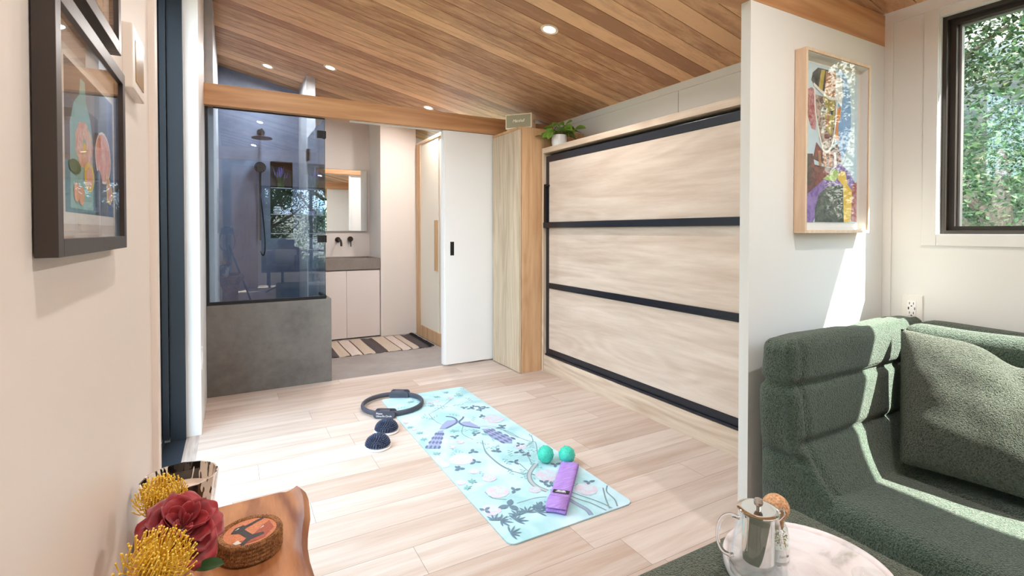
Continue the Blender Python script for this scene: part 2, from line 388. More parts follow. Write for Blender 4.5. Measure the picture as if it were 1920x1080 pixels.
# window in the right wall
w = MB(); w.box(2.69, 2.75, WY0, WY1, WZ0, WZ1)
def ringbox(mb, x0, x1, y0, y1, z0, z1, t, mi=0, bev=.001):
    mb.box(x0, x1, y0, y0+t, z0, z1, mi, bev); mb.box(x0, x1, y1-t, y1, z0, z1, mi, bev)
    mb.box(x0, x1, y0+t, y1-t, z0, z0+t, mi, bev); mb.box(x0, x1, y0+t, y1-t, z1-t, z1, mi, bev)
win = thing('window_1', (2.72, WY1, WZ0), 'dark framed window above the green sofa looking onto trees', 'window'); win['kind'] = 'structure'
mb = MB(); ringbox(mb, 2.672, 2.78, WY0, WY1, WZ0, WZ1, .016); ringbox(mb, 2.70, 2.77, WY0+.016, WY1-.016, WZ0+.012, WZ1-.012, .022); obj('window_frame', mb, M['alu_dark'], win)
mb = MB(); ringbox(mb, 2.725, 2.75, WY0+.038, WY1-.038, WZ0+.024, WZ1-.03, .01); obj('glazing_bead', mb, flat('silver_bead', S(150, 148, 150), .3, .8), win)
mb = MB(); mb.box(2.735, 2.739, WY0+.03, WY1-.03, WZ0+.03, WZ1-.03); obj('pane', mb, M['window_glass'], win)
# partition and its beam
PX, PY0, PY1 = 1.672, 1.183, 1.223
mb = MB(); mb.box(PX, XW, PY0, PY1, 0, 1.991, bev=.001); struct('wall_middle', mb, M['white'])
mb = MB(); mb.box(-.2, XW, PY0-.001, PY1+.04, 1.991, 2.133, bev=.002); struct('trim_7', mb, M['beam'])
mb = MB(); mb.box(-.172, XW, 3.914, 4.03, 1.991, 2.133, bev=.002); struct('trim_8', mb, M['beam'])
# back wall with a large garden window
mb = MB(); mb.box(-.3, .55, BACK-.12, BACK, -.1, 3); mb.box(2.55, XW+.1, BACK-.12, BACK, -.1, 3); mb.box(.55, 2.55, BACK-.12, BACK, -.1, .25); mb.box(.55, 2.55, BACK-.12, BACK, 2.12, 3)
struct('wall_back', mb, M['white'])
win = thing('window_2', (.55, BACK-.05, .3), 'tall dark framed window in the end wall behind the desk', 'window'); win['kind'] = 'structure'
mb = MB(); mb.box(.55, 2.55, BACK-.09, BACK-.03, .25, .31); mb.box(.55, 2.55, BACK-.09, BACK-.03, 2.06, 2.12)
for x in (.55, 1.52, 2.49): mb.box(x, x+.06, BACK-.09, BACK-.03, .31, 2.06)
obj('window_frame', mb, M['black'], win)
mb = MB(); mb.box(.6, 2.50, BACK-.063, BACK-.058, .30, 2.08); obj('pane', mb, M['window_glass'], win)

# sliding glass door in the left wall
dr = thing('door_1', (-.3, 3.27, 0), 'dark aluminium sliding glass door in the left wall', 'door'); dr['kind'] = 'structure'
mb = MB()
mb.box(-.298, -.226, 3.235, 3.27, 0, 2.5, bev=.001)
mb.box(-.33, -.300, 3.215, 3.268, .02, 2.5, bev=.001); mb.box(-.345, -.332, 3.20, 3.268, .02, 2.5, bev=.001); mb.box(-.40, -.347, 3.20, 3.268, .02, 2.5, bev=.001)
mb.box(-.298, -.226, 1.40, 1.42, 0, 2.5); mb.box(-.40, -.226, 1.40, 3.27, 2.44, 2.5)
obj('door_frame', mb, M['alu'], dr)
mb = MB(); mb.box(-.44, -.226, 1.40, 3.235, -.05, .002, bev=.001)
for x, h in ((-.32, .028), (-.345, .036), (-.375, .044), (-.40, .05)): mb.box(x-.008, x, 1.40, 3.20, .002, h, bev=.001)
obj('sill_track', mb, M['alu'], dr)
mb = MB(); mb.box(-.385, -.365, 1.42, 1.50, .05, 2.44); mb.box(-.385, -.365, 3.13, 3.20, .05, 2.44); mb.box(-.385, -.365, 1.5, 3.13, .05, .12); sash = obj('sash', mb, M['alu'], dr)
mb = MB(); mb.box(-.378, -.372, 1.50, 3.13, .12, 2.44); obj('pane', mb, M['window_glass'], sash)
mb = MB(); mb.box(-.226, -.165, 1.40, 3.27, -.05, .001, bev=.0005); struct('trim_9', mb, wood('oak_threshold', S(150, 132, 122), S(196, 182, 172), 'Y', 2, .5))
# concrete half wall of the shower
mb = MB(); mb.box(XL, .659, 3.974, 4.09, 0, .63, bev=.004); mb.box(.56, .659, 4.09, 4.257, 0, .63, bev=.004); struct('wall_shower', mb, M['concrete'])
# shower enclosure walls
mb = MB(); mb.box(-.45, -.104, 4.03, 5.6, 0, 3.0); struct('wall_shower', mb, M['pier'])
NX0, NX1, NZ0, NZ1 = .348, .551, 1.07, 1.846
mb = MB(); YB = 5.6
mb.box(-.3, NX0, YB, YB+.12, 0, 3); mb.box(NX1, .70, YB, YB+.12, 0, 3); mb.box(NX0, NX1, YB, YB+.12, 0, NZ0); mb.box(NX0, NX1, YB, YB+.12, NZ1, 3); mb.box(NX0, NX1, YB+.10, YB+.12, NZ0, NZ1)
struct('wall_shower', mb, M['shower_wall'])
mb = MB(); mb.box(.612, .692, 4.97, 5.60, 0, 3.0, bev=.003); struct('wall_shower', mb, M['pier'])
mb = MB(); mb.box(-.104, .612, 4.09, 5.6, -.01, .012); struct('floor', mb, M['concrete'])
# bathroom walls
mb = MB(); mb.box(.60, 2.1, 5.905, 6.0, 0, 3.0); struct('wall_bathroom', mb, M['white_left'])
mb = MB(); mb.box(1.806, 1.95, 3.995, 5.905, 0, 2.12); struct('wall_bathroom', mb, M['white_left'])
mb = MB(); mb.box(1.95, XW, 3.96, 4.05, 0, 2.12); struct('wall_bathroom', mb, M['white'])
mb = MB(); mb.box(1.409, 1.806, 5.405, 5.905, 0, 3.0, bev=.002); struct('wall_bathroom', mb, M['white_left'])

# sliding white door
dr = thing('door_2', (1.56, 3.93, 0), 'white sliding door standing half open under the oak beam', 'door'); dr['kind'] = 'structure'
mb = MB(); mb.box(1.57, 2.3, 3.93, 3.968, .012, 1.988, bev=.0015); mb.box(1.553, 1.57, 3.94, 3.99, .012, 1.988, bev=.0015); obj('door_leaf', mb, M['white_cool'], dr)
mb = MB(); mb.box(1.612, 1.646, 3.9285, 3.931, .936, 1.052, bev=.0008); mb.box(1.617, 1.641, 3.9275, 3.930, .942, 1.046); obj('flush_pull', mb, M['black'], dr)
mb = MB(); mb.box(1.60, 1.70, 3.925, 3.945, .001, .008, bev=.001); obj('floor_guide', mb, M['chrome'], dr)
mb = MB(); mb.box(.8, 1.9, 3.955, 3.985, 1.982, 1.992); obj('top_track', mb, M['white_cool'], dr)
# oak framed closet door in bathroom
dr = thing('door_3', (1.80, 4.68, 0), 'oak framed cream panel door at the right of the bathroom', 'door'); dr['kind'] = 'structure'
mb = MB(); x0, x1 = 1.786, 1.803
mb.box(x0, x1, 5.21, 5.345, .004, 2.092, bev=.001); mb.box(x0, x1, 4.62, 5.21, .004, .128, bev=.001); mb.box(x0, x1, 4.62, 5.21, 2.075, 2.092, bev=.001)
obj('door_frame', mb, M['oak_v'], dr)
mb = MB(); mb.box(1.792, 1.803, 4.68, 5.21, .128, 2.075); obj('door_panel', mb, M['cream'], dr)
mb = MB(); mb.box(1.768, 1.79, 4.69, 4.735, .745, 1.251, bev=.002); obj('pull', mb, M['oak_v'], dr)
mb = MB(); mb.box(1.799, 1.806, 4.02, 4.66, .004, 2.092); obj('door_edge', mb, M['cream'], dr)

# ================================================================== CABINETS
cb = thing('tall_cabinet', (2.3, 3.66, 0), 'tall narrow oak cabinet between the white sliding door and wall bed', 'cabinet')
mb = MB(); mb.box(2.027, 2.185, 3.445, 3.463, 0, 1.975, bev=.001); mb.box(2.185, XW-.003, 3.445, 3.463, 0, 1.975); mb.box(2.03, XW-.003, 3.463, 3.91, .0, 1.970); mb.box(2.004, XW-.003, 3.45, 3.912, 1.955, 1.975, bev=.001)
obj('body', mb, M['oak_v'], cb)
mb = MB(); mb.box(2.004, 2.024, 3.449, 3.906, .006, 1.953, bev=.001); obj('door', mb, wood('oak_door_lit', S(180, 160, 134), S(212, 196, 172), 'Z', 1.6, .5, rings=1.0), cb)  # same oak as the body, paler: the light on this face is in its colour

BX = 2.209
bed = thing('wall_bed', (2.4, 2.5, 0), 'fold-up wall bed with three oak panels in a black steel frame', 'bed')
mb = MB()
mb.box(BX, XW, 1.24, 3.43, 1.77, 1.812, bev=.001)
obj('top_board', mb, M['oak_trim'], bed)
for y0 in (3.41, 1.235):
    mb = MB(); mb.box(BX, XW, y0, y0+.022, 0, 1.77, bev=.001); obj('side_board', mb, M['oak_trim_v'], bed)
mb = MB(); mb.box(BX+.004, XW, 1.257, 3.408, 0, .134, bev=.001); obj('plinth', mb, M['oak_trim'], bed)
FX = 2.23
mb = MB()
mb.box(FX, FX+.05, 1.27, 3.40, 1.697, 1.745, bev=.0015); mb.box(FX, FX+.05, 1.27, 3.40, .150, .192, bev=.0015)
mb.box(FX, FX+.05, 3.362, 3.40, .192, 1.697, bev=.001); mb.box(FX, FX+.05, 1.27, 1.31, .192, 1.697, bev=.001)
mb.box(FX-.012, FX+.02, 1.27, 3.395, .136, .150, bev=.001)
mb.box(FX+.05, FX+.3, 1.26, 3.405, .14, 1.765)
obj('steel_frame', mb, M['steel'], bed)
for z0, z1 in ((.192, .683), (.724, 1.170), (1.213, 1.697)):
    mb = MB(); mb.box(FX+.004, FX+.05, 1.31, 3.362, z0+.001, z1-.001, bev=.0008); obj('oak_panel', mb, M['oak_h'], bed)
mb = MB(); mb.box(FX-.004, FX+.04, 1.27, 3.365, .681, .726, bev=.002); mb.box(FX-.007, FX-.003, 1.27, 3.365, .694, .698); obj('rail', mb, M['steel'], bed)
mb = MB(); mb.box(FX-.022, FX+.02, 1.27, 3.412, 1.169, 1.212, bev=.002); mb.box(FX-.0235, FX-.0215, 3.40, 3.409, 1.172, 1.209); obj('rail', mb, M['steel'], bed)
mb = MB(); mb.box(FX-.02, FX+.004, 3.378, 3.405, 1.18, 1.52, bev=.002); mb.box(FX-.016, FX-.002, 3.345, 3.38, 1.50, 1.512, bev=.001); mb.tube([(FX-.024, 3.39, 1.50), (FX-.018, 3.39, 1.50)], .004, 8); obj('latch', mb, M['black'], bed)

# speaker on the cabinet
ux, uy = .6390, -.7692; vx, vy = .7692, .6390
A0 = Vector((1.988, 3.647, 1.980)); WS, DS, HS = .23, .11, .126
def spf(u, v, w): return (A0.x + ux*u + vx*v, A0.y + uy*u + vy*v, A0.z + w)
def obox(mb, fr, a0, a1, b0, b1, c0, c1, mi=0, bev=0):
    t = MB(); t.box(a0, a1, b0, b1, c0, c1, 0, bev); mb.add([fr(*v) for v in t.v], t.f, mi)
sp = thing('radio_speaker', (2.10, 3.60, 1.975), 'cream boxed speaker with green grille and white script on tall cabinet', 'speaker')
mb = MB(); obox(mb, spf, 0, WS, 0, DS, .004, HS, 0, .006)
for u, v in ((.02, .02), (.21, .02), (.02, .09), (.21, .09)): obox(mb, spf, u-.008, u+.008, v-.008, v+.008, -.005, .005)
obj('cabinet', mb, flat('cream_vinyl', S(232, 216, 190), .5), sp, 40)
mb = MB(); obox(mb, spf, .010, WS-.010, -.003, .003, .014, HS-.010, 0, .002)
gm, gn, gb = nt('green_grille'); tc = N(gn, 'ShaderNodeTexCoord'); wv = N(gn, 'ShaderNodeTexWave', wave_type='BANDS', bands_direction='Z'); wv.inputs['Scale'].default_value = 120; wv.inputs['Distortion'].default_value = 2
gn.links.new(tc.outputs['Object'], wv.inputs[0]); gr = ramp(gn, [(0, S(140, 138, 114)), (1, S(176, 172, 146))]); gn.links.new(wv.outputs[0], gr.inputs[0]); gn.links.new(gr.outputs[0], gb.inputs['Base Color']); gb.inputs['Roughness'].default_value = .8
grl = obj('grille', mb, gm, sp)
mb = text_mb('Marshall', .034, lambda x, y, z: spf(WS/2 + x, -.0045 - z, .066 + y), .001, .35, spacing=.9); obj('script_badge', mb, flat('badge_white', S(245, 240, 228), .4), grl, label='white script lettering')
mb = MB(); obox(mb, spf, WS-.001, WS+.001, .045, .06, .055, .078); obj('strap_stud', mb, flat('stud', S(150, 120, 80), .4, .6), sp)

# potted plant on the bed top
pl = thing('potted_plant', (2.31, 3.33, 1.812), 'small prayer plant with patterned leaves in a white pot on bed top', 'plant')
mb = MB(); mb.lathe([(.04, 0), (.055, .006), (.062, .04), (.062, .085), (.058, .10), (.054, .10), (.056, .085), (.05, .08)], (2.31, 3.33, 1.812), 32); obj('pot', mb, flat('white_pot', S(236, 236, 240), .3), pl, 50)
lm, ln, lb = nt('patterned_leaf'); L = ln.links.new
uvn = N(ln, 'ShaderNodeUVMap'); sp1 = N(ln, 'ShaderNodeSeparateXYZ'); L(uvn.outputs[0], sp1.inputs[0])
ab = N(ln, 'ShaderNodeMath', operation='ABSOLUTE'); L(sp1.outputs[1], ab.inputs[0])
q = N(ln, 'ShaderNodeMath', operation='MULTIPLY_ADD'); L(ab.outputs[0], q.inputs[0]); q.inputs[1].default_value = -.5; L(sp1.outputs[0], q.inputs[2])
q2 = N(ln, 'ShaderNodeMath', operation='MULTIPLY'); L(q.outputs[0], q2.inputs[0]); q2.inputs[1].default_value = 46
q3 = N(ln, 'ShaderNodeMath', operation='SINE'); L(q2.outputs[0], q3.inputs[0])
q4 = N(ln, 'ShaderNodeMath', operation='MULTIPLY_ADD'); L(ab.outputs[0], q4.inputs[0]); q4.inputs[1].default_value = -2.2; L(q3.outputs[0], q4.inputs[2])
lr = ramp(ln, [(0.0, S(104, 140, 52)), (0.45, S(96, 134, 50)), (0.6, S(34, 66, 26))]); L(q4.outputs[0], lr.inputs[0]); L(lr.outputs[0], lb.inputs['Base Color']); lb.inputs['Roughness'].default_value = .4
def leaf_geom(V, F, UV, base, d, up, ln_, wd, curl=.35, nseg=7, fold=.25):
    d = d.normalized(); side = d.cross(up).normalized(); upn = side.cross(d).normalized(); o = len(V)
    for i in range(nseg+1):
        t = i/nseg; w = wd*.5*math.sin(PI*min(1, t*.92+.06))**.7 * (1 if t < .999 else .02)
        c = base + d*ln_*t - upn*curl*ln_*t*t
        for k in (-1, -.5, 0, .5, 1):
            V.append(tuple(c + side*w*k + upn*abs(k)*w*fold)); UV.append((t, k*.5))
    for i in range(nseg):
        for k in range(4): F.append((o+i*5+k, o+i*5+k+1, o+(i+1)*5+k+1, o+(i+1)*5+k))
def mesh_uv(name, V, F, UV, mats, parent, smooth=True, mi=None):
    w = worg(parent); me = bpy.data.meshes.new(name); me.from_pydata([(v[0]-w.x, v[1]-w.y, v[2]-w.z) for v in V], [], F)
    uvl = me.uv_layers.new(name='UVMap')
    for lp in me.loops: uvl.data[lp.index].uv = UV[lp.vertex_index]
    for m in (mats if isinstance(mats, list) else [mats]): me.materials.append(m)
    if mi: me.polygons.foreach_set('material_index', mi)
    me.polygons.foreach_set('use_smooth', [smooth]*len(me.polygons))
    o = bpy.data.objects.new(name, me); C.objects.link(o); ORG[o.name] = w.copy(); o.parent = parent; return o
V, F, UV = [], [], []; st = MB(); rnd = random.Random(5); pc = Vector((2.31, 3.33, 1.905))
for i in range(40):
    a = 2*PI*i/40*3.1 + rnd.uniform(-.3, .3); el = rnd.uniform(-.15, 1.3); R_ = rnd.uniform(.05, .145)
    hd = Vector((math.cos(a)*math.cos(el), math.sin(a)*math.cos(el), math.sin(el)*.9)); tip = pc + hd*R_ + Vector((0, 0, .012))
    st.tube([pc + Vector((math.cos(a)*.02, math.sin(a)*.02, -.03)), pc + hd*R_*.5 + Vector((0, 0, .02)), tip], .0016, 5)
    nrm = Vector((-.75, -.75, .9)) + Vector((rnd.uniform(-.6, .6), rnd.uniform(-.6, .6), rnd.uniform(-.3, .3)))
    dd = Vector((math.cos(a+rnd.uniform(-.5, .5)), math.sin(a), rnd.uniform(-.5, .45)))
    leaf_geom(V, F, UV, tip, dd, nrm, rnd.uniform(.07, .10), rnd.uniform(.046, .062), rnd.uniform(.1, .4))
mesh_uv('foliage', V, F, UV, lm, pl); obj('stems', st, flat('green_stem', S(96, 120, 60), .5), pl)
mb = MB(); mb.lathe([(.052, .078), (.03, .086), (.001, .09)], (2.31, 3.33, 1.812), 20); obj('soil', mb, flat('soil', S(50, 38, 28), .95, bump=(60, .6)), pl)

# ================================================================== BATHROOM
vn = thing('vanity_cabinet', (1.05, 5.66, 0), 'white two-door vanity cabinet under the concrete sink top', 'cabinet')
mb = MB(); mb.box(.694, 1.405, 5.442, 5.90, .008, .733); obj('body', mb, flat('grey_shadow_gap', S(150, 140, 134), .6), vn)
for x0, x1 in ((.697, 1.0505), (1.0535, 1.402)):
    mb = MB(); mb.box(x0, x1, 5.422, 5.442, .012, .722, bev=.001); obj('door', mb, flat('vanity_white', S(228, 216, 210), .45), vn)
ct = MB(); ct.box(.694, 1.405, 5.415, 5.45, .734, .852, bev=.002); ct.box(1.36, 1.405, 5.45, 5.90, .734, .852); ct.box(.694, .72, 5.45, 5.90, .734, .852); ct.box(.72, 1.36, 5.80, 5.90, .734, .852); ct.box(.72, 1.36, 5.45, 5.80, .734, .79)
tag(obj('sink_top', ct, M['counter'], None), 'thick grey concrete sink top resting on the white vanity', 'sink')
fa = thing('wall_faucet', (1.05, 5.9, 1.03), 'dark wall-mounted spout with round plate above the sink', 'faucet')
mb = MB(); mb.lathe([(.03, 0), (.031, .004), (.031, .012), (.001, .012)], (1.051, 5.889, 1.045), 24, axis='Y'); obj('wall_plate', mb, M['bronze'], fa, 40)
mb = MB(); mb.tube([(1.051, 5.89, 1.045), (1.052, 5.80, 1.046), (1.057, 5.76, 1.038), (1.06, 5.745, 1.01), (1.06, 5.742, .975)], .012, 14); obj('spout', mb, M['bronze'], fa, 60)
fh = thing('faucet_handle', (1.18, 5.9, 1.05), 'dark round lever handle on the wall right of the spout', 'faucet')
mb = MB(); mb.lathe([(.03, 0), (.031, .004), (.031, .02), (.026, .04), (.001, .04)], (1.183, 5.862, 1.052), 24, axis='Y'); obj('wall_plate', mb, M['bronze'], fh, 40)
mb = MB(); mb.tube([(1.186, 5.862, 1.045), (1.187, 5.858, .965)], .006, 10); obj('lever', mb, M['bronze'], fh, 60)
mi = thing('bathroom_mirror', (1.05, 5.9, 1.145), 'large square mirror above the concrete sink', 'mirror')
mb = MB(); mb.box(.74, 1.386, 5.882, 5.903, 1.140, 1.846, bev=.001); obj('mirror_frame', mb, flat('satin_silver', S(205, 200, 196), .3, .5), mi)
mb = MB(); mb.box(.746, 1.372, 5.8795, 5.8835, 1.147, 1.838); obj('mirror_glass', mb, M['mirror'], mi)

# rug
rm, rn, rb = nt('striped_rug'); L = rn.links.new
tc = N(rn, 'ShaderNodeTexCoord'); sx = N(rn, 'ShaderNodeSeparateXYZ'); L(tc.outputs['Object'], sx.inputs[0])
mp = N(rn, 'ShaderNodeMapRange'); mp.inputs[1].default_value = .60; mp.inputs[2].default_value = 1.72; L(sx.outputs[0], mp.inputs[0])
cr = S(208, 190, 172); wh = S(222, 206, 196); br = S(98, 72, 60); dk = S(84, 74, 76); bk = S(30, 26, 28)
stops = [(0, dk), (.13, dk), (.215, cr), (.30, br), (.312, wh), (.40, br), (.412, cr), (.505, dk), (.60, br), (.612, cr), (.72, br), (.732, wh), (.81, br), (.822, cr), (.88, dk), (.965, bk)]
rr = ramp(rn, stops, 'CONSTANT'); L(mp.outputs[0], rr.inputs[0])
vo = N(rn, 'ShaderNodeTexVoronoi'); vo.inputs['Scale'].default_value = 110; L(tc.outputs['Object'], vo.inputs['Vector'])
vr = ramp(rn, [(0, (1.25,)*3), (.5, (.72,)*3)]); L(vo.outputs['Distance'], vr.inputs[0])
mx = N(rn, 'ShaderNodeMix', data_type='RGBA', blend_type='MULTIPLY'); mx.inputs[0].default_value = .8; L(rr.outputs[0], mx.inputs[6]); L(vr.outputs[0], mx.inputs[7]); L(mx.outputs[2], rb.inputs['Base Color']); rb.inputs['Roughness'].default_value = .95
bu = N(rn, 'ShaderNodeBump'); bu.inputs['Distance'].default_value = .004; L(vo.outputs['Distance'], bu.inputs['Height']); L(bu.outputs[0], rb.inputs['Normal'])
rug = thing('striped_rug', (1.2, 5.0, 0), 'cream and black striped woven runner on the bathroom floor', 'rug')
mb = MB(); nx, ny = 60, 16
vs = []
for i in range(nx+1):
    for j in range(ny+1):
        x = .60 + 1.12*i/nx; y = 4.672 + .70*j/ny
        ed = min(i, nx-i, j*3, (ny-j)*3)
        vs.append((x, y + .012*math.sin(x*3), .009 + .002*math.sin(x*31)*math.sin(y*9) + .0035*math.sin(x*64) - (0.006 if ed == 0 else 0)))
mb.add(vs, [(i*(ny+1)+j, (i+1)*(ny+1)+j, (i+1)*(ny+1)+j+1, i*(ny+1)+j+1) for i in range(nx) for j in range(ny)])
sk = obj('weave', mb, rm, rug, 180)
# local coords used by the stripe ramp: shift so the object space equals world x
for n_ in rn.nodes:
    if n_.type == 'MAP_RANGE': n_.inputs[1].default_value = .60-1.2; n_.inputs[2].default_value = 1.72-1.2
mb = MB(); rnd = random.Random(3)
for i in range(64):
    y = 4.70 + .66*i/63; mb.tube([(1.71, y, .010), (1.735, y+rnd.uniform(-.01, .01), .012), (1.745+rnd.uniform(0, .012), y+rnd.uniform(-.012, .012), .005)], .0045, 5)
obj('fringe', mb, flat('black_fringe', bk, .95), rug)

# shower glass
sg = thing('shower_screen', (.24, 3.99, .63), 'clear glass shower screen on the concrete half wall', 'shower screen')
mb = MB(); mb.box(-.138, .617, 3.986, 3.994, .636, 1.990); obj('front_pane', mb, M['glass'], sg)
mb = MB(); mb.box(.6145, .6225, 4.0, 4.262, .636, 1.990); obj('side_pane', mb, M['glass'], sg)
mb = MB(); mb.box(.6172, .6205, 3.986, 3.9935, .64, 1.990); obj('glass_edge', mb, M['glass_edge'], sg, label='green polished glass edge')
mb = MB(); mb.box(-.152, -.136, 3.976, 4.004, .63, 1.990); mb.box(-.136, .619, 3.978, 4.002, .630, .652, bev=.001); mb.box(.608, .628, 4.002, 4.255, .630, .652, bev=.001); mb.box(-.104, .62, 3.98, 4.0, 1.985, 1.992)
obj('channel', mb, M['black'], sg)
for z in (1.87, 1.083):
    mb = MB(); mb.box(.565, .612, 3.978, 4.002, z-.027, z+.027, bev=.002); mb.box(.609, .629, 3.980, 4.03, z-.027, z+.027, bev=.002); obj('glass_clamp', mb, M['black'], sg)
sd = thing('shower_door', (.618, 4.57, .01), 'frameless glass shower door hung on the pale plaster pier', 'shower door')
mb = MB(); mb.box(.6145, .6225, 4.268, 4.93, .015, 2.0); obj('door_pane', mb, M['glass'], sd)
for z in (1.84, .35):
    mb = MB(); mb.box(.606, .632, 4.87, 4.97, z-.05, z+.05, bev=.002); obj('hinge', mb, M['black'], sd)
mb = MB(); mb.tube([(.625, 4.31, 1.11), (.655, 4.31, 1.115), (.664, 4.31, 1.10), (.664, 4.31, .96), (.655, 4.31, .945), (.625, 4.31, .95)], .008, 12); obj('handle', mb, M['black'], sd, 60)

# shower fittings
sh = thing('rain_shower', (.262, 5.6, 2.1), 'black rain shower head on a wall arm', 'shower head')
mb = MB(); mb.lathe([(.036, 0), (.036, .01), (.001, .012)], (.262, 5.588, 2.127), 24, axis='Y'); obj('wall_plate', mb, M['black'], sh, 40)
mb = MB(); mb.tube([(.262, 5.59, 2.127), (.262, 5.46, 2.13), (.262, 5.40, 2.125), (.262, 5.375, 2.10), (.262, 5.372, 2.052)], .011, 12); obj('arm', mb, M['black'], sh, 60)
mb = MB(); mb.lathe([(.018, .026), (.03, .010), (.09, .006), (.092, 0), (.09, -.004), (.001, -.004)], (.262, 5.372, 2.036), 32); obj('rain_plate', mb, M['black'], sh, 40)
hs = thing('hand_shower', (.25, 5.6, 1.1), 'black hand shower clipped to a slide rail', 'hand shower')
mb = MB(); mb.tube([(.25, 5.55, 1.05), (.25, 5.55, 1.72)], .009, 10); mb.tube([(.25, 5.598, 1.08), (.25, 5.55, 1.08)], .008, 8); mb.tube([(.25, 5.598, 1.70), (.25, 5.55, 1.70)], .008, 8); obj('slide_rail', mb, M['black'], hs, 60)
mb = MB(); mb.lathe([(.045, -.006), (.052, 0), (.052, .01), (.02, .022), (.001, .022)], (.25, 5.495, 1.77), 28, axis='Y')
mb.tube([(.25, 5.51, 1.73), (.25, 5.53, 1.62), (.25, 5.54, 1.52)], .011, 10); hnd = obj('handset', mb, M['black'], hs, 40)
mb = MB(); hp = [Vector((.25+.04*math.sin(t*PI), 5.545-.02*math.sin(t*PI), 1.52-.62*math.sin(t*PI*.62))) for t in [i/14 for i in range(15)]]; mb.tube(hp, .006, 8); obj('hose', mb, M['black'], hs, 60)
mb = MB()
for k, r_ in ((6, .015), (12, .028), (18, .042)):
    for i in range(k): mb.sphere((.25+r_*math.cos(2*PI*i/k), 5.489, 1.77+r_*math.sin(2*PI*i/k)), .0022, 6)
obj('nozzles', mb, flat('grey_rubber', S(190, 190, 190), .5), hnd)
for i, z in enumerate((1.583, 1.314, 1.118)):
    mb = MB(); mb.box(NX0, NX1, YB+.005, YB+.10, z-.004, z+.004); tag(obj('niche_shelf', mb, flat('pale_shelf', S(196, 200, 206), .4)), ['top pale shelf in the shower niche under the lavender', 'middle pale shelf in the shower niche holding towels', 'lowest pale shelf in the shower niche'][i], 'shelf', 'shelves in the shower niche')
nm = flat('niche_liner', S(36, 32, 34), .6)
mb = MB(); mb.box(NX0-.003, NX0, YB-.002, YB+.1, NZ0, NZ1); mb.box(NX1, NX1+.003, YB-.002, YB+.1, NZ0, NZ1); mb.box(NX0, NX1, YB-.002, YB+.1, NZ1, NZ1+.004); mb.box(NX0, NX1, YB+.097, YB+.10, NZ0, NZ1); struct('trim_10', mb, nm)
lv = thing('lavender_bunch', (.445, YB+.05, 1.587), 'bunch of purple lavender on the top niche shelf', 'plant')
mb = MB(); mb2 = MB(); rnd = random.Random(9)
for i in range(34):
    a = rnd.uniform(0, 2*PI); r_ = rnd.uniform(.01, .055); x, y = .445+r_*math.cos(a), YB+.05+r_*.7*math.sin(a); h = rnd.uniform(.12, .19)
    mb.tube([(.445, YB+.05, 1.59), (.445+(x-.445)*.6, YB+.05+(y-YB-.05)*.6, 1.59+h*.5), (x, y, 1.59+h)], .002, 5)
    mb2.tube([(x, y, 1.59+h*.8), (x+(x-.445)*.25, y, 1.59+h*1.22)], .004, 6, radii=[.004, .0015])
obj('stems', mb, flat('grey_green_stem', S(70, 100, 50), .7), lv); obj('blooms', mb2, flat('lavender_bloom', S(100, 90, 170), .8), lv)
mb = MB(); mb.lathe([(.022, 0), (.03, .004), (.032, .05), (.028, .052), (.001, .052)], (.445, YB+.05, 1.587), 20); obj('cup', mb, flat('olive_cup', S(60, 84, 40), .5), lv, 40)
for i in range(3):
    mb = MB(); mb.box(.38, .44, YB+.01, YB+.08, 1.319+i*.026, 1.343+i*.026, bev=.007); tag(obj('folded_cloth', mb, flat('white_cloth_%d' % i, S(214, 218, 224), .9)), ['lowest of three folded white cloths on the niche shelf', 'middle of three folded white cloths on the niche shelf', 'top one of three folded white cloths on the niche shelf'][i], 'towel', 'folded cloths in the shower niche')
mb = MB(); mb.box(.462, .53, YB+.012, YB+.07, 1.319, 1.352, bev=.008); tag(obj('soap_box', mb, flat('lilac_soap', S(176, 164, 206), .6)), 'lilac soap box beside the folded cloths in the niche', 'soap')

# light switch on pilaster side
mb = MB(); mb.box(XL, XL+.005, 3.30, 3.36, .36, .48, bev=.0015); mb.box(XL+.004, XL+.007, 3.315, 3.345, .39, .45, bev=.001); tag(obj('wall_socket', mb, M['white_cool']), 'low white socket plate on the wall beside the glass door', 'socket')

# ================================================================== DOWNLIGHTS
LS = [(.754, 4.544, 'recessed ceiling light above the shower, left of the two in the bathroom'), (1.688, 4.67, 'recessed ceiling light right over the sliding door'), (1.675, 2.52, 'recessed ceiling light in the middle of the room before the wall bed'),
      (.35, 2.52, 'recessed ceiling light high on the left near the glass door'), (.35, .3, 'recessed ceiling light left of the camera'), (1.675, .3, 'recessed ceiling light over the green ottoman'), (.35, -1.8, 'recessed ceiling light left over the desk area'), (1.675, -1.8, 'recessed ceiling light right over the desk area'), (.3, 5.1, 'added recessed ceiling light brightening the shower')]  # the last one, in the shower, is an added lamp to brighten it
tilt = math.atan(.22)
for x, y, lab in LS:
    t = thing('recessed_light', (x, y, zc(x)), lab, 'ceiling light', 'recessed ceiling lights'); t.rotation_euler[1] = tilt
    mb = MB(); mb.lathe([(.036, .004), (.038, -.003), (.052, -.004), (.055, 0), (.055, .004)], (0, 0, 0), 32); obj('trim_ring', mb, M['lamp_trim'], t, 40, local=True)
    mb = MB(); mb.lathe([(.037, -.001), (.001, -.0012)], (0, 0, 0), 32); obj('lens', mb, M['lamp'], t, local=True)
    ld = bpy.data.lights.new('lamp_glow', 'AREA'); ld.shape = 'DISK'; ld.size = .07; ld.energy = LAMP_W; ld.color = (1.0, .96, .93); ld.spread = math.radians(170)
    lo = bpy.data.objects.new('lamp_glow', ld); C.objects.link(lo); lo.parent = t; lo.location = (0, 0, -.008)

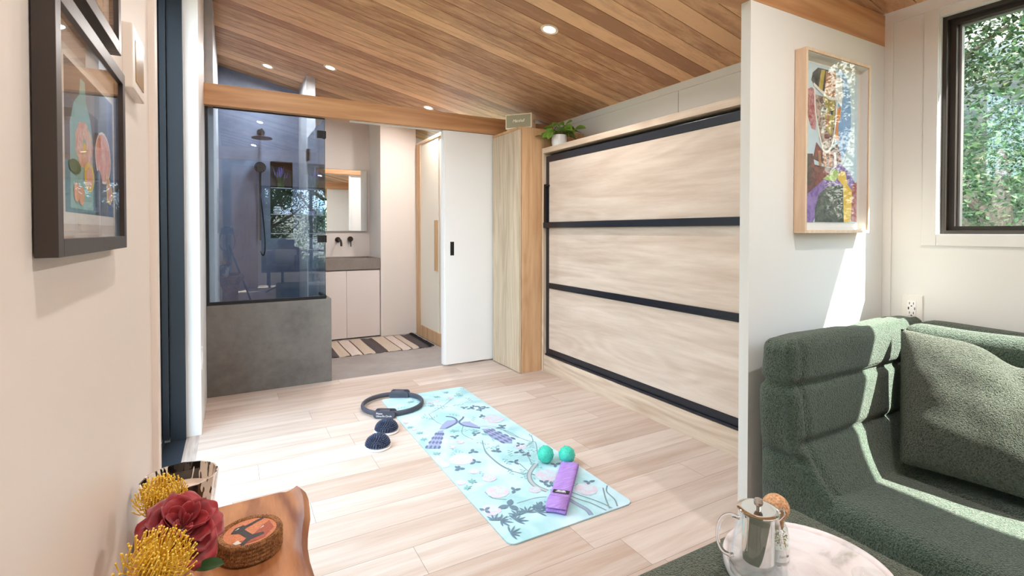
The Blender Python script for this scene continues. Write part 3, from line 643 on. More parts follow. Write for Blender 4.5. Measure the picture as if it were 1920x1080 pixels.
# ================================================================== ON THE FLOOR
# yoga mat; printed design sits in the same mesh as thin coloured shapes
MX, MY, MZ = .87, 1.56, .006
mt = thing('yoga_mat', (MX, MY, 0), 'pale turquoise yoga mat with floral peacock print on the oak floor', 'yoga mat')
mm, mn, mbs = nt('turquoise_mat'); L = mn.links.new
tc = N(mn, 'ShaderNodeTexCoord'); n1 = N(mn, 'ShaderNodeTexNoise'); setin(n1, Scale=6.0, Detail=6.0, Distortion=.6); L(tc.outputs['Object'], n1.inputs[0])
r1 = ramp(mn, [(.35, S(156, 200, 204)), (.5, S(178, 213, 222)), (.68, S(200, 224, 236))]); L(n1.outputs['Fac'], r1.inputs[0]); L(r1.outputs[0], mbs.inputs['Base Color']); mbs.inputs['Roughness'].default_value = .6
PAL = [mm, flat('print_slate', S(98, 124, 142), .6), flat('print_indigo', S(96, 106, 144), .6), flat('print_blush', S(204, 192, 206), .6), flat('print_white', S(192, 206, 216), .6), flat('print_sage', S(128, 176, 178), .6), flat('print_grey', S(124, 150, 156), .6), flat('print_sand', S(176, 182, 186), .6), flat('print_lilac', S(144, 156, 192), .6), flat('print_edge', S(70, 60, 62), .6)]
mb = MB(); pts = []
W_, L_, rc = .59, 1.79, .03
for cx_, cy_, a0 in ((W_-rc, rc, -90), (W_-rc, L_-rc, 0), (rc, L_-rc, 90), (rc, rc, 180)):
    for k in range(7): a = math.radians(a0 + 15*k); pts.append((cx_+rc*math.cos(a), cy_+rc*math.sin(a)))
mb.prism(pts, MZ-.001, 0, lambda u, v, w: (MX+u, MY+v, .0008+w))
mb.prism([(MX+u*.998, MY+v*.999) for u, v in pts], .0008, 9)
lay = [0]
def inside(u, v): return .004 < u < W_-.004 and .006 < v < L_-.006
def deco(poly, mi):
    if not all(inside(u, v) for u, v in poly):
        poly = [(min(max(u, .004), W_-.004), min(max(v, .006), L_-.006)) for u, v in poly]
    lay[0] += 1; z = MZ + .00005 + .0000012*lay[0]
    mb.add([(MX+u, MY+v, z) for u, v in poly], [tuple(range(len(poly)))], mi)
def stroke(path, w, mi):
    for (a, b), (c, d) in zip(path, path[1:]):
        l = math.hypot(c-a, d-b) or 1; nx_, ny_ = -(d-b)/l*w/2, (c-a)/l*w/2
        deco([(a+nx_, b+ny_), (c+nx_*.85, d+ny_*.85), (c-nx_*.85, d-ny_*.85), (a-nx_, b-ny_)], mi)
def curve(P, n=6):
    out = []; Q = [P[0]] + list(P) + [P[-1]]
    for i in range(1, len(Q)-2):
        for k in range(n):
            t = k/n; out.append(tuple(.5*((2*Q[i][c]) + (-Q[i-1][c]+Q[i+1][c])*t + (2*Q[i-1][c]-5*Q[i][c]+4*Q[i+1][c]-Q[i+2][c])*t*t + (-Q[i-1][c]+3*Q[i][c]-3*Q[i+1][c]+Q[i+2][c])*t**3) for c in (0, 1)))
    return out + [P[-1]]
def leaf(u, v, ang, ln_, wd, mi):
    ca, sa = math.cos(ang), math.sin(ang)
    deco([(u+ca*x*ln_-sa*y*wd, v+sa*x*ln_+ca*y*wd) for x, y in ((0, 0), (.25, .38), (.5, .5), (.75, .36), (1, 0), (.75, -.36), (.5, -.5), (.25, -.38))], mi)
rnd = random.Random(11)
def flower(u, v, r_, mi=3):
    for ring_, rr_, k in ((1.0, .42, 11), (.62, .38, 8), (.25, .3, 5)):
        for i in range(k):
            a = 2*PI*i/k + ring_
            deco([(u+r_*(ring_-rr_*.6)*math.cos(a)+r_*rr_*math.cos(b)*.9, v+r_*(ring_-rr_*.6)*math.sin(a)+r_*rr_*math.sin(b)) for b in [2*PI*q/8 for q in range(8)]], mi if (i+k) % 3 else (4 if mi == 3 else 3))
    for i in range(int(16*min(1, r_/.04))):
        a = rnd.uniform(0, 6.28); q = rnd.uniform(.1, .85)*r_; leaf(u+q*math.cos(a), v+q*math.sin(a), a, .007, .0022, 7)
# background sprays
for i in range(46):
    u, v = rnd.uniform(.02, .57), rnd.uniform(.15, 1.76); a = rnd.uniform(0, 6.28); col = 5
    stroke([(u, v), (u+.07*math.cos(a), v+.07*math.sin(a))], .0015, 5)
    for k in range(6): leaf(u+.012*k*math.cos(a), v+.012*k*math.sin(a), a+(.8 if k % 2 else -.8), rnd.uniform(.014, .024), .008, col)
for p in ([(0.309, 0.865), (0.265, 0.745), (0.256, 0.682), (0.26, 0.553), (0.293, 0.461), (0.354, 0.399)], [(0.298, 0.841), (0.265, 0.729), (0.261, 0.588), (0.28, 0.489)]): stroke(curve(p), .006, 6)
for p in ([(0.189, 1.375), (0.186, 1.236), (0.213, 1.14)], [(0.189, 1.375), (0.309, 1.459), (0.418, 1.564)], [(0.4, 1.051), (0.464, 0.984), (0.483, 0.851), (0.502, 0.796), (0.537, 0.719), (0.576, 0.795)], [(0.382, 1.05), (0.479, 0.931), (0.502, .796)], [(0.16, 0.23), (0.247, 0.228), (0.296, 0.212)], [(0.084, 0.378), (0.09, 0.315), (0.137, 0.277)], [(0.474, 0.681), (0.549, 0.712), (0.479, 0.574)], [(0.349, 0.534), (0.346, 0.432), (0.354, 0.399)], [(.30, 1.10), (.25, 1.0), (.27, .90)], [(.44, .70), (.43, .60), (.40, .50)]): stroke(curve(p), .0045, 6)
stroke(curve([(0.421, 0.494), (0.345, 0.43), (0.31, 0.37), (0.304, 0.31), (.325, .25)]), .026, 6)
stroke(curve([(0.421, 0.494), (0.345, 0.43), (0.31, 0.37), (0.304, 0.31), (.325, .25)]), .014, 7)
for p in ([(0.361, 0.20), (0.372, 0.12), (0.385, 0.05), (0.376, 0.01)],): stroke(curve(p), .022, 6); stroke(curve(p), .012, 8)
for p in ([(0.36, 0.26), (0.399, 0.143), (0.431, 0.079), (0.451, 0.006)], [(0.555, 0.153), (0.509, 0.081), (0.472, 0.01)], [(0.585, 0.16), (0.548, 0.119), (0.536, 0.055), (0.51, 0.008)], [(0.38, 0.25), (0.43, 0.15), (0.47, 0.06), (.482, .008)]): stroke(curve(p), .007, 6)
for u, v, r_ in [(0.504, 1.11, .055), (0.121, 0.712, .055), (0.021, 0.699, .026), (0.121, 0.568, .022), (0.316, 1.578, .022), (0.403, 0.364, .052), (0.483, 0.18, .045), (0.133, 0.351, .046), (0.045, 0.236, .036), (0.155, 0.475, .03), (0.283, 0.286, .024), (0.023, 0.502, .022), (.45, .70, .03)]: flower(u, v, r_, 3)
for u, v, r_ in [(0.42, 1.585, .02), (0.02, 1.303, .014), (0.192, 0.9, .022), (0.134, 0.865, .018), (0.03, 1.185, .014), (.27, 1.56, .018)]: flower(u, v, r_, 7)
for u, v in [(0.315, 0.96), (0.317, 0.716), (0.334, 0.558), (0.414, 0.644), (0.232, 0.173), (0.202, 0.325), (0.2, 0.763), (0.068, 0.63), (0.167, 0.654), (0.532, 0.224), (0.369, 0.283), (0.433, 0.6), (0.02, 0.246), (0.351, 0.318), (0.495, 0.437), (0.457, 0.718), (0.484, 0.971), (0.489, 1.359), (0.429, 1.373), (0.545, 1.308), (0.32, 0.71), (0.46, 1.187), (0.494, 0.983), (0.07, 0.628), (0.206, 0.762), (0.199, 0.98), (.52, 1.33), (.46, 1.34), (.50, 1.29)]:
    a = rnd.uniform(0, 6.28)
    for k in range(3): leaf(u, v, a+k*2.0+rnd.uniform(-.3, .3), rnd.uniform(.026, .036), .017, 1)
for k in range(3): leaf(.123, .229, .9+k*2.1, .05, .03, 1)
for u, v in [(0.023, 1.23), (0.044, 1.126), (0.033, 1.031), (0.436, 1.711), (0.257, 1.508), (0.157, 1.646), (0.22, 1.058), (0.033, 0.833), (0.073, 0.487), (0.03, 0.445), (.35, 1.65), (.5, 1.6), (.1, 1.5), (.33, 1.0), (.36, .93)]:
    a = rnd.uniform(0, 6.28)
    for k in range(6): leaf(u, v, a+k*1.05, rnd.uniform(.018, .03), .010, 5)
for u, v, a in [(0.02, 0.165, 1.0), (0.04, 0.15, -.5), (0.094, 0.124, .2), (0.161, 0.150, .9), (0.199, 0.135, .1), (0.035, 0.062, -.2), (.12, .15, 1.4), (.22, .15, .9)]:
    for k in range(6): leaf(u, v, a-1.3+k*.55, rnd.uniform(.038, .055), .008, 1)
# peacocks
deco([(0.176, 1.097), (0.146, 1.099), (0.077, 1.02), (0.012, 0.913), (0.066, 0.885), (0.126, 0.992)], 8)
for t in (.12, .36, .6, .84):
    ax, ay = .161+(.035-.161)*t, 1.098+(.90-1.098)*t; w_ = .018+.02*t
    for s_ in (-1.2, -.4, .4, 1.2): leaf(ax+s_*w_*.8*.84, ay+s_*w_*.8*-.54, math.radians(240), .042, .016, 2)
deco([(0.16, 1.122), (0.20, 1.176), (0.25, 1.222), (0.300, 1.20), (0.280, 1.15), (0.237, 1.126), (0.198, 1.105)], 8); stroke(curve([(0.266, 1.287), (0.293, 1.263), (0.302, 1.21), (0.28, 1.16), (0.2, 1.115)]), .013, 2)
deco([(0.371, 1.004), (0.414, .99), (0.443, 0.888), (0.46, 0.806), (0.431, 0.753), (0.389, 0.789), (0.368, 0.87)], 8)
for t in (.08, .34, .6, .86):
    ax, ay = .392+(.43-.392)*t, .995+(.79-.995)*t; w_ = .022+.012*t
    for s_ in (-1.3, -.45, .45, 1.3): leaf(ax+s_*w_*.9, ay+s_*w_*.2, math.radians(-78), .044, .016, 2)
deco([(0.297, 1.142), (0.33, 1.155), (0.357, 1.141), (0.378, 1.03), (0.352, 1.035), (0.302, 1.098)], 8); stroke(curve([(0.360, 1.232), (0.344, 1.208), (0.302, 1.165), (0.306, 1.10), (.37, 1.02)]), .012, 2)
obj('mat_sheet', mb, PAL, mt)

# pilates ring
RC = Vector((.905, 3.19, 0)); rb_ = .188
ring = thing('pilates_ring', (RC.x, RC.y, .0), 'dark grey pilates ring with two padded grips lying across mat corner', 'exercise ring')
rg = flat('charcoal_foam', S(66, 68, 80), .55, bump=(150, .15))
mb = MB(); n1_, n2_ = 72, 12; vs = []
for i in range(n1_):
    a = 2*PI*i/n1_
    for j in range(n2_):
        b = 2*PI*j/n2_; rr_ = rb_ + .011*math.cos(b); vs.append((RC.x+rr_*math.cos(a), RC.y+rr_*math.sin(a), .0235+.0155*math.sin(b)))
mb.add(vs, [(i*n2_+j, ((i+1) % n1_)*n2_+j, ((i+1) % n1_)*n2_+(j+1) % n2_, i*n2_+(j+1) % n2_) for i in range(n1_) for j in range(n2_)])
obj('hoop', mb, rg, ring, 180)
pad_dir = math.atan2(3.032-3.19, .813-.905)
PADS = {}
tm = flat('print_white_ink', S(235, 235, 240), .5)
for k, a in enumerate((pad_dir, pad_dir+PI)):
    dx, dy = math.cos(a), math.sin(a); tx, ty = -dy, dx
    for side, off in (('outer', .017), ('inner', -.017)):
        pts = []
        hw, hh, q = .066, .0225, .02
        for (sx_, sy_, a0) in ((1, 1, 0), (-1, 1, 90), (-1, -1, 180), (1, -1, 270)):
            for s_ in range(6): b = math.radians(a0+18*s_); pts.append((sx_*(hw-q)+q*math.cos(b), sy_*(hh-q)+q*math.sin(b)))
        sgn = 1 if off > 0 else -1
        def fr(u, v, w, a=a, off=off, sgn=sgn): 
            rr_ = rb_ + off + sgn*w - (u*u)*(1.0); return (RC.x+dx*rr_+tx*u, RC.y+dy*rr_+ty*u, .0255+v)
        mb = MB(); mb.prism(pts, .011, 0, fr); PADS[(k, side)] = obj('grip_pad', mb, rg, ring)
    mb = MB(); mb.box(-.03, .03, -.012, .012, .004, .047); mb.v = [(RC.x+dx*(rb_+v[1])+tx*v[0], RC.y+dy*(rb_+v[1])+ty*v[0], v[2]) for v in mb.v]; obj('pad_core', mb, rg, ring)
dx, dy = math.cos(pad_dir), math.sin(pad_dir); tx, ty = -dy, dx
def x_off(u): return u*u
for tx_, dz in (('Pilates', .0088), ('Ultra-Fit Circle', -.0072)):
    mb = text_mb(tx_, .0155, lambda x, y, z, dz=dz: (RC.x+dx*(rb_+.0283+z-x_off(x-.047))+tx*(x-.047), RC.y+dy*(rb_+.0283+z-x_off(x-.047))+ty*(x-.047), .0255+dz+y), .0004, align='LEFT'); obj('grip_lettering', mb, tm, PADS[(0, 'outer')])
ex, ey = -dx, -dy; fx, fy = -ey, ex   # far pad, inner face looks back at the viewer
mb = MB(); rnd = random.Random(2)
for row, (zz, w_, h_, n_) in enumerate(((.032, .048, .0075, 11), (.0205, .074, .0048, 20))):
    for i in range(n_):
        x = -w_/2 + w_*(i+.5)/n_; q = w_/n_*.36
        mb.add([(RC.x+ex*(rb_-.0286-(x*x))-fx*xx, RC.y+ey*(rb_-.0286-(x*x))-fy*xx, z_) for xx, z_ in ((x-q, zz-h_/2), (x+q, zz-h_/2), (x+q, zz+h_/2*rnd.uniform(.5, 1.2)), (x-q, zz+h_/2*rnd.uniform(.5, 1.2)))], [(0, 1, 2, 3)])
obj('grip_lettering', mb, tm, PADS[(1, 'inner')], label='two rows of tiny white print on far grip')

# spiky balance pods
navy = flat('navy_rubber', S(62, 70, 94), .42); whp = flat('white_rubber_base', S(236, 232, 228), .45)
def make_pod(x, y, lab):
    t = thing('spiky_massage_pod', (x, y, 0), lab, 'massage pod', 'spiky massage pods')
    mb = MB(); mb.lathe([(.062, 0), (.0690, .002), (.0700, .006), (.068, .009), (.058, .011), (.001, .011)], (x, y, 0), 48); obj('base_rim', mb, whp, t, 40)
    mb = MB(); R_ = .057; H_ = .047
    mb.lathe([(.057, .010)] + [(R_*math.cos(a), .012+H_*math.sin(a)) for a in [PI/2*i/12 for i in range(12)]] + [(.001, .012+H_)], (x, y, 0), 40)
    for k in range(9):
        el = math.radians(6+k*9.6); cnt_ = max(1, int(30*math.cos(el)))
        for i in range(cnt_):
            a = 2*PI*(i+.5*(k % 2))/cnt_; n_ = Vector((math.cos(el)*math.cos(a), math.cos(el)*math.sin(a), math.sin(el)))
            p = Vector((x+R_*n_.x, y+R_*n_.y, .012+H_*n_.z)); mb.tube([p, p+n_*.005+Vector((0, 0, .001)), p+n_*.010+Vector((0, 0, .0035))], .005, 6, radii=[.0048, .0040, .0016])
    obj('spiky_dome', mb, navy, t, 60)
    return t
make_pod(.666, 2.632, 'navy spiky dome pod on white base, nearer one by yoga mat')
make_pod(.762, 2.815, 'navy spiky dome pod on white base, further one beside pilates ring')

# massage balls
bm_, bn_, bb_ = nt('glitter_teal_gel'); L = bn_.links.new
tc = N(bn_, 'ShaderNodeTexCoord'); v1 = N(bn_, 'ShaderNodeTexVoronoi'); v1.inputs['Scale'].default_value = 170; L(tc.outputs['Object'], v1.inputs[0])
r1 = ramp(bn_, [(0, S(200, 255, 240)), (.16, S(90, 226, 200)), (1, S(60, 210, 182))]); L(v1.outputs['Distance'], r1.inputs[0]); L(r1.outputs[0], bb_.inputs['Base Color'])
bb_.inputs['Transmission Weight'].default_value = .25; bb_.inputs['Roughness'].default_value = .12; bb_.inputs['IOR'].default_value = 1.35
def make_ball(x, y, z, lab):
    t = MB(); t.sphere((0, 0, 0), .040, 28)
    for k in range(34):
        ph = math.acos(1-2*(k+.5)/34); th = PI*(1+5**.5)*k; d_ = Vector((math.sin(ph)*math.cos(th), math.sin(ph)*math.sin(th), math.cos(ph)))
        t.sphere(tuple(d_*.0385), .0042, 8)
    o = obj('massage_ball', t, bm_, None, 60); o.location = (x, y, z); tag(o, lab, 'massage ball', 'textured massage balls'); return o
make_ball(1.336, 2.04, .0475, 'translucent teal massage ball resting on mat, left one of the two')
make_ball(1.424, 1.985, .0475, 'translucent teal massage ball resting on mat, right one near band')

# resistance band: folded loop of fabric
b0 = Vector((1.1265, 1.644)); bd = Vector((.302, .316)).normalized(); bn = Vector((bd.y, -bd.x)); Lb = .425; wb = .082
def bf(u, v, w): p = b0 + bd*u + bn*(v-wb/2)*1.0; return (p.x, p.y, w)
band = thing('resistance_band', (b0.x, b0.y, MZ), 'purple fabric resistance band folded flat on the yoga mat', 'resistance band')
prof = []
zb_, zt_ = .0085, .0275
for i in range(22): prof.append((.005 + (Lb-.01)*i/21, zb_))
for k in range(1, 9): a = -PI/2 + PI*k/9; prof.append((Lb-.01+.0095*math.cos(a), (zb_+zt_)/2+.0095*math.sin(a)))
for i in range(22): u = (Lb-.01) - (Lb-.02)*i/21; prof.append((u, zt_ + .006*math.sin(PI*min(1, max(0, (u-.0)/.15)))*(1 if u < .15 else 0) + .0012*math.sin(u*40)))
for k in range(1, 10): a = PI/2 + PI*k/10; prof.append((.010+.0135*math.cos(a), (zb_+zt_)/2+.0095*math.sin(a)))
V, F = [], []; nseg = len(prof); th_ = .0026
for j in range(5):
    for k_, (u, w) in enumerate(prof):
        V.append(bf(u + .004*math.sin(j), wb*j/4, w))
for j in range(4):
    for k_ in range(nseg): F.append((j*nseg+k_, j*nseg+(k_+1) % nseg, (j+1)*nseg+(k_+1) % nseg, (j+1)*nseg+k_))
bmx, bnx, bbx = nt('purple_woven'); L = bnx.links.new
tc = N(bnx, 'ShaderNodeTexCoord'); mpx = N(bnx, 'ShaderNodeMapping'); mpx.inputs['Rotation'].default_value = (0, 0, -math.atan2(bd.y, bd.x)); mpx.inputs['Scale'].default_value = (25, 380, 60); L(tc.outputs['Object'], mpx.inputs[0])
nz = N(bnx, 'ShaderNodeTexNoise'); setin(nz, Scale=1.0, Detail=2.0); L(mpx.outputs[0], nz.inputs[0]); r1 = ramp(bnx, [(.3, S(152, 112, 194)), (.7, S(190, 154, 228))]); L(nz.outputs['Fac'], r1.inputs[0]); L(r1.outputs[0], bbx.inputs['Base Color']); bbx.inputs['Roughness'].default_value = .8
bu = N(bnx, 'ShaderNodeBump'); bu.inputs['Distance'].default_value = .001; L(nz.outputs['Fac'], bu.inputs['Height']); L(bu.outputs[0], bbx.inputs['Normal'])
mb = MB(); mb.add(V, F); o = obj('strap', mb, bmx, band, 60)
sm_ = o.modifiers.new('thickness', 'SOLIDIFY'); sm_.thickness = th_; sm_.offset = 0
mb = MB(); t = MB(); t.box(0, .075, 0, wb+.001, 0, .0, 0)
V, F = [], []   # turned-over cuff near the viewer
for j in (0, 1):
    for i in range(9): u = -.0065+.095*i/8; V.append(bf(u, -.001+(wb+.002)*j, .0335+.005*math.sin(PI*i/8)))
F = [(i, i+1, 10+i, 9+i) for i in range(8)]; mb.add(V, F); o = obj('folded_cuff', mb, bmx, band, 60); sm_ = o.modifiers.new('thickness', 'SOLIDIFY'); sm_.thickness = th_; sm_.offset = 0
mb = MB(); V = [bf(u, v, w) for u, v, w in ((.112, .008, .0352), (.112, wb-.004, .0352), (.140, wb-.004, .0335), (.140, .008, .0335))]; mb.add(V, [(0, 1, 2, 3)]); lbp = o = obj('label_patch', mb, flat('black_patch', S(38, 34, 44), .5), band, label='black woven label patch'); sm_ = o.modifiers.new('thickness', 'SOLIDIFY'); sm_.thickness = .0012; sm_.offset = 0
mb = MB()
for i in range(7): v0 = .020+.0065*i; mb.add([bf(u, v, .0358) for u, v in ((.1165, v0), (.1165, v0+.0045), (.1215, v0+.0045), (.1215, v0))], [(0, 1, 2, 3)])
mb.add([bf(u, v, .0354) for u, v in ((.125, .026), (.125, .058), (.129, .062), (.134, .054), (.130, .042), (.134, .030), (.129, .022))], [(0, 1, 2, 3, 4, 5, 6)])
obj('label_print', mb, tm, lbp)

# ================================================================== PICTURES
# portrait collage on the partition
AX, AZ = 1.943, 1.133; AW, AH = .477, .722; AY = 1.136
pf = thing('framed_portrait', (AX+AW/2, PY0, AZ), 'abstract collage portrait in a deep pale wood frame above sofa', 'picture')
mb = MB(); t_ = .012
mb.box(AX, AX+t_, AY, PY0-.002, AZ, AZ+AH, bev=.001); mb.box(AX+AW-t_, AX+AW, AY, PY0-.002, AZ, AZ+AH, bev=.001); mb.box(AX+t_, AX+AW-t_, AY, PY0-.002, AZ, AZ+t_, bev=.001); mb.box(AX+t_, AX+AW-t_, AY, PY0-.002, AZ+AH-t_, AZ+AH, bev=.001)
obj('frame', mb, M['maple'], pf)
mb = MB(); mb.box(AX+t_, AX+AW-t_, 1.170, PY0-.003, AZ+t_, AZ+AH-t_); 
for a_, b_ in ((AX+t_, AX+t_+.004), (AX+AW-t_-.004, AX+AW-t_)): mb.box(a_, b_, AY+.006, 1.17, AZ+t_, AZ+AH-t_)
mb.box(AX+t_, AX+AW-t_, AY+.006, 1.17, AZ+t_, AZ+t_+.004); mb.box(AX+t_, AX+AW-t_, AY+.006, 1.17, AZ+AH-t_-.004, AZ+AH-t_)
obj('backing', mb, M['mat_white'], pf)
def noisy(name, c1, c2, scale=18):
    m, n, b = nt(name); tc = N(n, 'ShaderNodeTexCoord'); z = N(n, 'ShaderNodeTexNoise'); setin(z, Scale=scale, Detail=5.0, Roughness=.7, Distortion=1.2); n.links.new(tc.outputs['Object'], z.inputs[0])
    r = ramp(n, [(.42, c1), (.58, c2)]); n.links.new(z.outputs['Fac'], r.inputs[0]); n.links.new(r.outputs[0], b.inputs['Base Color']); b.inputs['Roughness'].default_value = .6; return m
AP = [noisy('paper_sky', S(196, 218, 228), S(212, 228, 236), 4), noisy('art_blue', S(120, 158, 206), S(140, 176, 218), 6), noisy('art_black', S(34, 32, 34), S(86, 78, 70)), noisy('art_ochre', S(150, 130, 60), S(196, 176, 90)), noisy('art_tan', S(160, 100, 60), S(206, 160, 120)), noisy('art_maroon', S(70, 28, 34), S(130, 60, 56)), noisy('art_purple', S(110, 78, 146), S(150, 120, 184), 12), noisy('art_charcoal', S(42, 48, 46), S(92, 96, 92), 26), noisy('art_yellow', S(226, 182, 60), S(238, 206, 110), 8), noisy('art_green', S(150, 176, 84), S(180, 200, 120), 8), flat('art_white', S(238, 236, 232), .6), noisy('art_skin', S(96, 70, 62), S(206, 186, 172), 30), noisy('art_orange', S(206, 120, 52), S(232, 160, 90), 14), noisy('art_red', S(150, 60, 60), S(200, 150, 150), 24)]
mb = MB(); k_ = [0]
SC_ = (AW-.05)/.50
def ap(poly, mi, sc=True):
    k_[0] += 1; y = 1.1685 - .00003*k_[0]
    mb.add([(AX + .030 + (u-.053)*.975*.965, y, AZ+v) for u, v in poly], [tuple(range(len(poly)))[::-1]], mi)
ap([(.053, .683), (.488, .683), (.488, .043), (.053, .043)], 0)
ap([(0.31, 0.687), (0.38, 0.675), (0.415, 0.62), (0.43, 0.53), (0.43, 0.45), (0.405, 0.37), (0.362, 0.307), (0.31, 0.36)], 1)
ap([(0.165, 0.67), (0.301, 0.672), (0.295, 0.562), (0.14, 0.595), (0.115, 0.613), (0.126, 0.645)], 2)
ap([(0.227, 0.665), (0.301, 0.672), (0.299, 0.562), (0.215, 0.567)], 4); ap([(.19, .665), (.22, .668), (.20, .58), (.17, .59)], 3)
ap([(.30, .66), (.35, .65), (.36, .58), (.35, .53), (.31, .56)], 10)
ap([(0.147, 0.56), (0.299, 0.555), (0.322, 0.486), (0.315, 0.43), (0.30, 0.38), (0.254, 0.338), (0.205, 0.338), (0.178, 0.38), (0.16, 0.45)], 11)
ap([(0.081, 0.572), (0.12, .585), (0.147, 0.573), (0.160, 0.492), (0.15, 0.416), (0.12, .42), (0.10, 0.45), (0.083, 0.497)], 13)
ap([(0.215, 0.559), (0.299, 0.554), (0.294, 0.464), (0.267, 0.404), (0.224, 0.431)], 3)
ap([(0.314, 0.525), (0.345, 0.53), (0.344, 0.488), (0.323, 0.454), (0.335, 0.385), (0.302, 0.397)], 12)
ap([(.19, .51), (.235, .515), (.235, .497), (.19, .492)], 2); ap([(.255, .505), (.285, .51), (.285, .492), (.258, .49)], 2)
ap([(.235, .50), (.25, .50), (.258, .44), (.225, .435)], 4); ap([(.215, .405), (.262, .41), (.255, .39), (.22, .388)], 5)
ap([(0.157, 0.369), (0.205, 0.338), (0.261, 0.343), (0.325, 0.377), (0.36, 0.305), (0.283, 0.27), (0.132, 0.299)], 5)
for u in (.17, .21, .25, .29): ap([(u, .335), (u+.018, .337), (u+.03, .275), (u+.008, .272)], 4 if int(u*100) % 2 else 10)
ap([(0.056, 0.316), (0.131, 0.32), (0.145, 0.277), (0.276, 0.269), (0.234, 0.205), (0.134, 0.165), (0.059, 0.144)], 5)
ap([(.056, .316), (.11, .318), (.10, .20), (.056, .17)], 2)
ap([(0.059, 0.139), (0.201, 0.213), (0.34, 0.295), (0.42, .26), (0.485, 0.203), (0.478, 0.178), (0.386, 0.184), (0.202, 0.126), (0.136, 0.044), (0.06, 0.044)], 6)
ap([(.149, .045), (0.152, 0.10), (.18, .16), (0.256, 0.198), (0.372, 0.203), (0.382, 0.045)], 7)
ap([(0.319, 0.238), (0.355, .262), (0.385, 0.262), (0.407, 0.207), (0.447, 0.182), (0.44, .10), (0.432, 0.047), (0.378, 0.046), (0.369, 0.203), (0.327, 0.225)], 8)
ap([(0.207, 0.223), (0.25, .24), (0.297, 0.268), (0.335, 0.262), (0.33, .24), (0.298, 0.215), (0.256, 0.217)], 9)
ap([(0.446, 0.211), (0.485, 0.221), (0.485, 0.047), (0.438, 0.051)], 13)
def ast(path, w, mi):
    for (a, b), (c, d) in zip(path, path[1:]):
        l = math.hypot(c-a, d-b); nx_, ny_ = -(d-b)/l*w/2, (c-a)/l*w/2; ap([(a-nx_, b-ny_), (c-nx_, d-ny_), (c+nx_, d+ny_), (a+nx_, b+ny_)], mi)
ast(curve([(0.14, 0.595), (0.148, 0.49), (0.184, 0.387), (0.212, 0.339), (0.254, 0.342), (0.288, 0.396), (0.307, 0.508), (0.314, 0.564)]), .010, 10)
ast(curve([(.13, .60), (.19, .575), (.26, .555), (.33, .57)]), .012, 10)
obj('artwork', mb, AP, pf)
mb = MB(); mb.box(AX+t_, AX+AW-t_, AY+.0035, AY+.0055, AZ+t_, AZ+AH-t_); obj('glazing', mb, M['frame_glass'], pf)

# dark frames on the left wall
FXf, FXb = -.1366, -.1535
def dark_frame(y0, y1, z0, z1, name, lab, art):
    t = thing(name, (XL, (y0+y1)/2, z0), lab, 'picture', 'dark framed pictures on the left wall'); w_ = .017
    mb = MB(); mb.box(FXb, FXf, y0, y0+w_, z0, z1, bev=.0006); mb.box(FXb, FXf, y1-w_, y1, z0, z1, bev=.0006); mb.box(FXb, FXf, y0+w_, y1-w_, z0, z0+w_, bev=.0006); mb.box(FXb, FXf, y0+w_, y1-w_, z1-w_, z1, bev=.0006); obj('frame', mb, M['walnut_dark'], t)
    mb = MB(); mb.box(FXb, -.1475, y0+w_, y1-w_, z0+w_, z1-w_); obj('mat_board', mb, flat('mat_board', S(222, 204, 190), .7), t)
    art(t)
    mb = MB(); mb.box(-.1405, -.1397, y0+w_*.8, y1-w_*.8, z0+w_*.8, z1-w_*.8); obj('glazing', mb, M['frame_glass'], t)
    return t
LP = [flat('still_ground', S(112, 96, 88), .6), flat('still_bottle', S(150, 192, 184), .6), flat('still_dark', S(66, 62, 66), .6), flat('still_blue', S(72, 90, 140), .6), noisy('still_fruit', S(226, 130, 104), S(238, 180, 150), 40), flat('still_lemon', S(240, 206, 70), .6), flat('still_fig', S(44, 44, 60), .6), noisy('still_petal', S(238, 206, 184), S(226, 160, 130), 50), flat('still_leaf', S(90, 112, 54), .6), flat('still_peach', S(240, 170, 120), .6), flat('still_teal', S(104, 140, 150), .6), flat('still_paper', S(240, 232, 222), .6)]
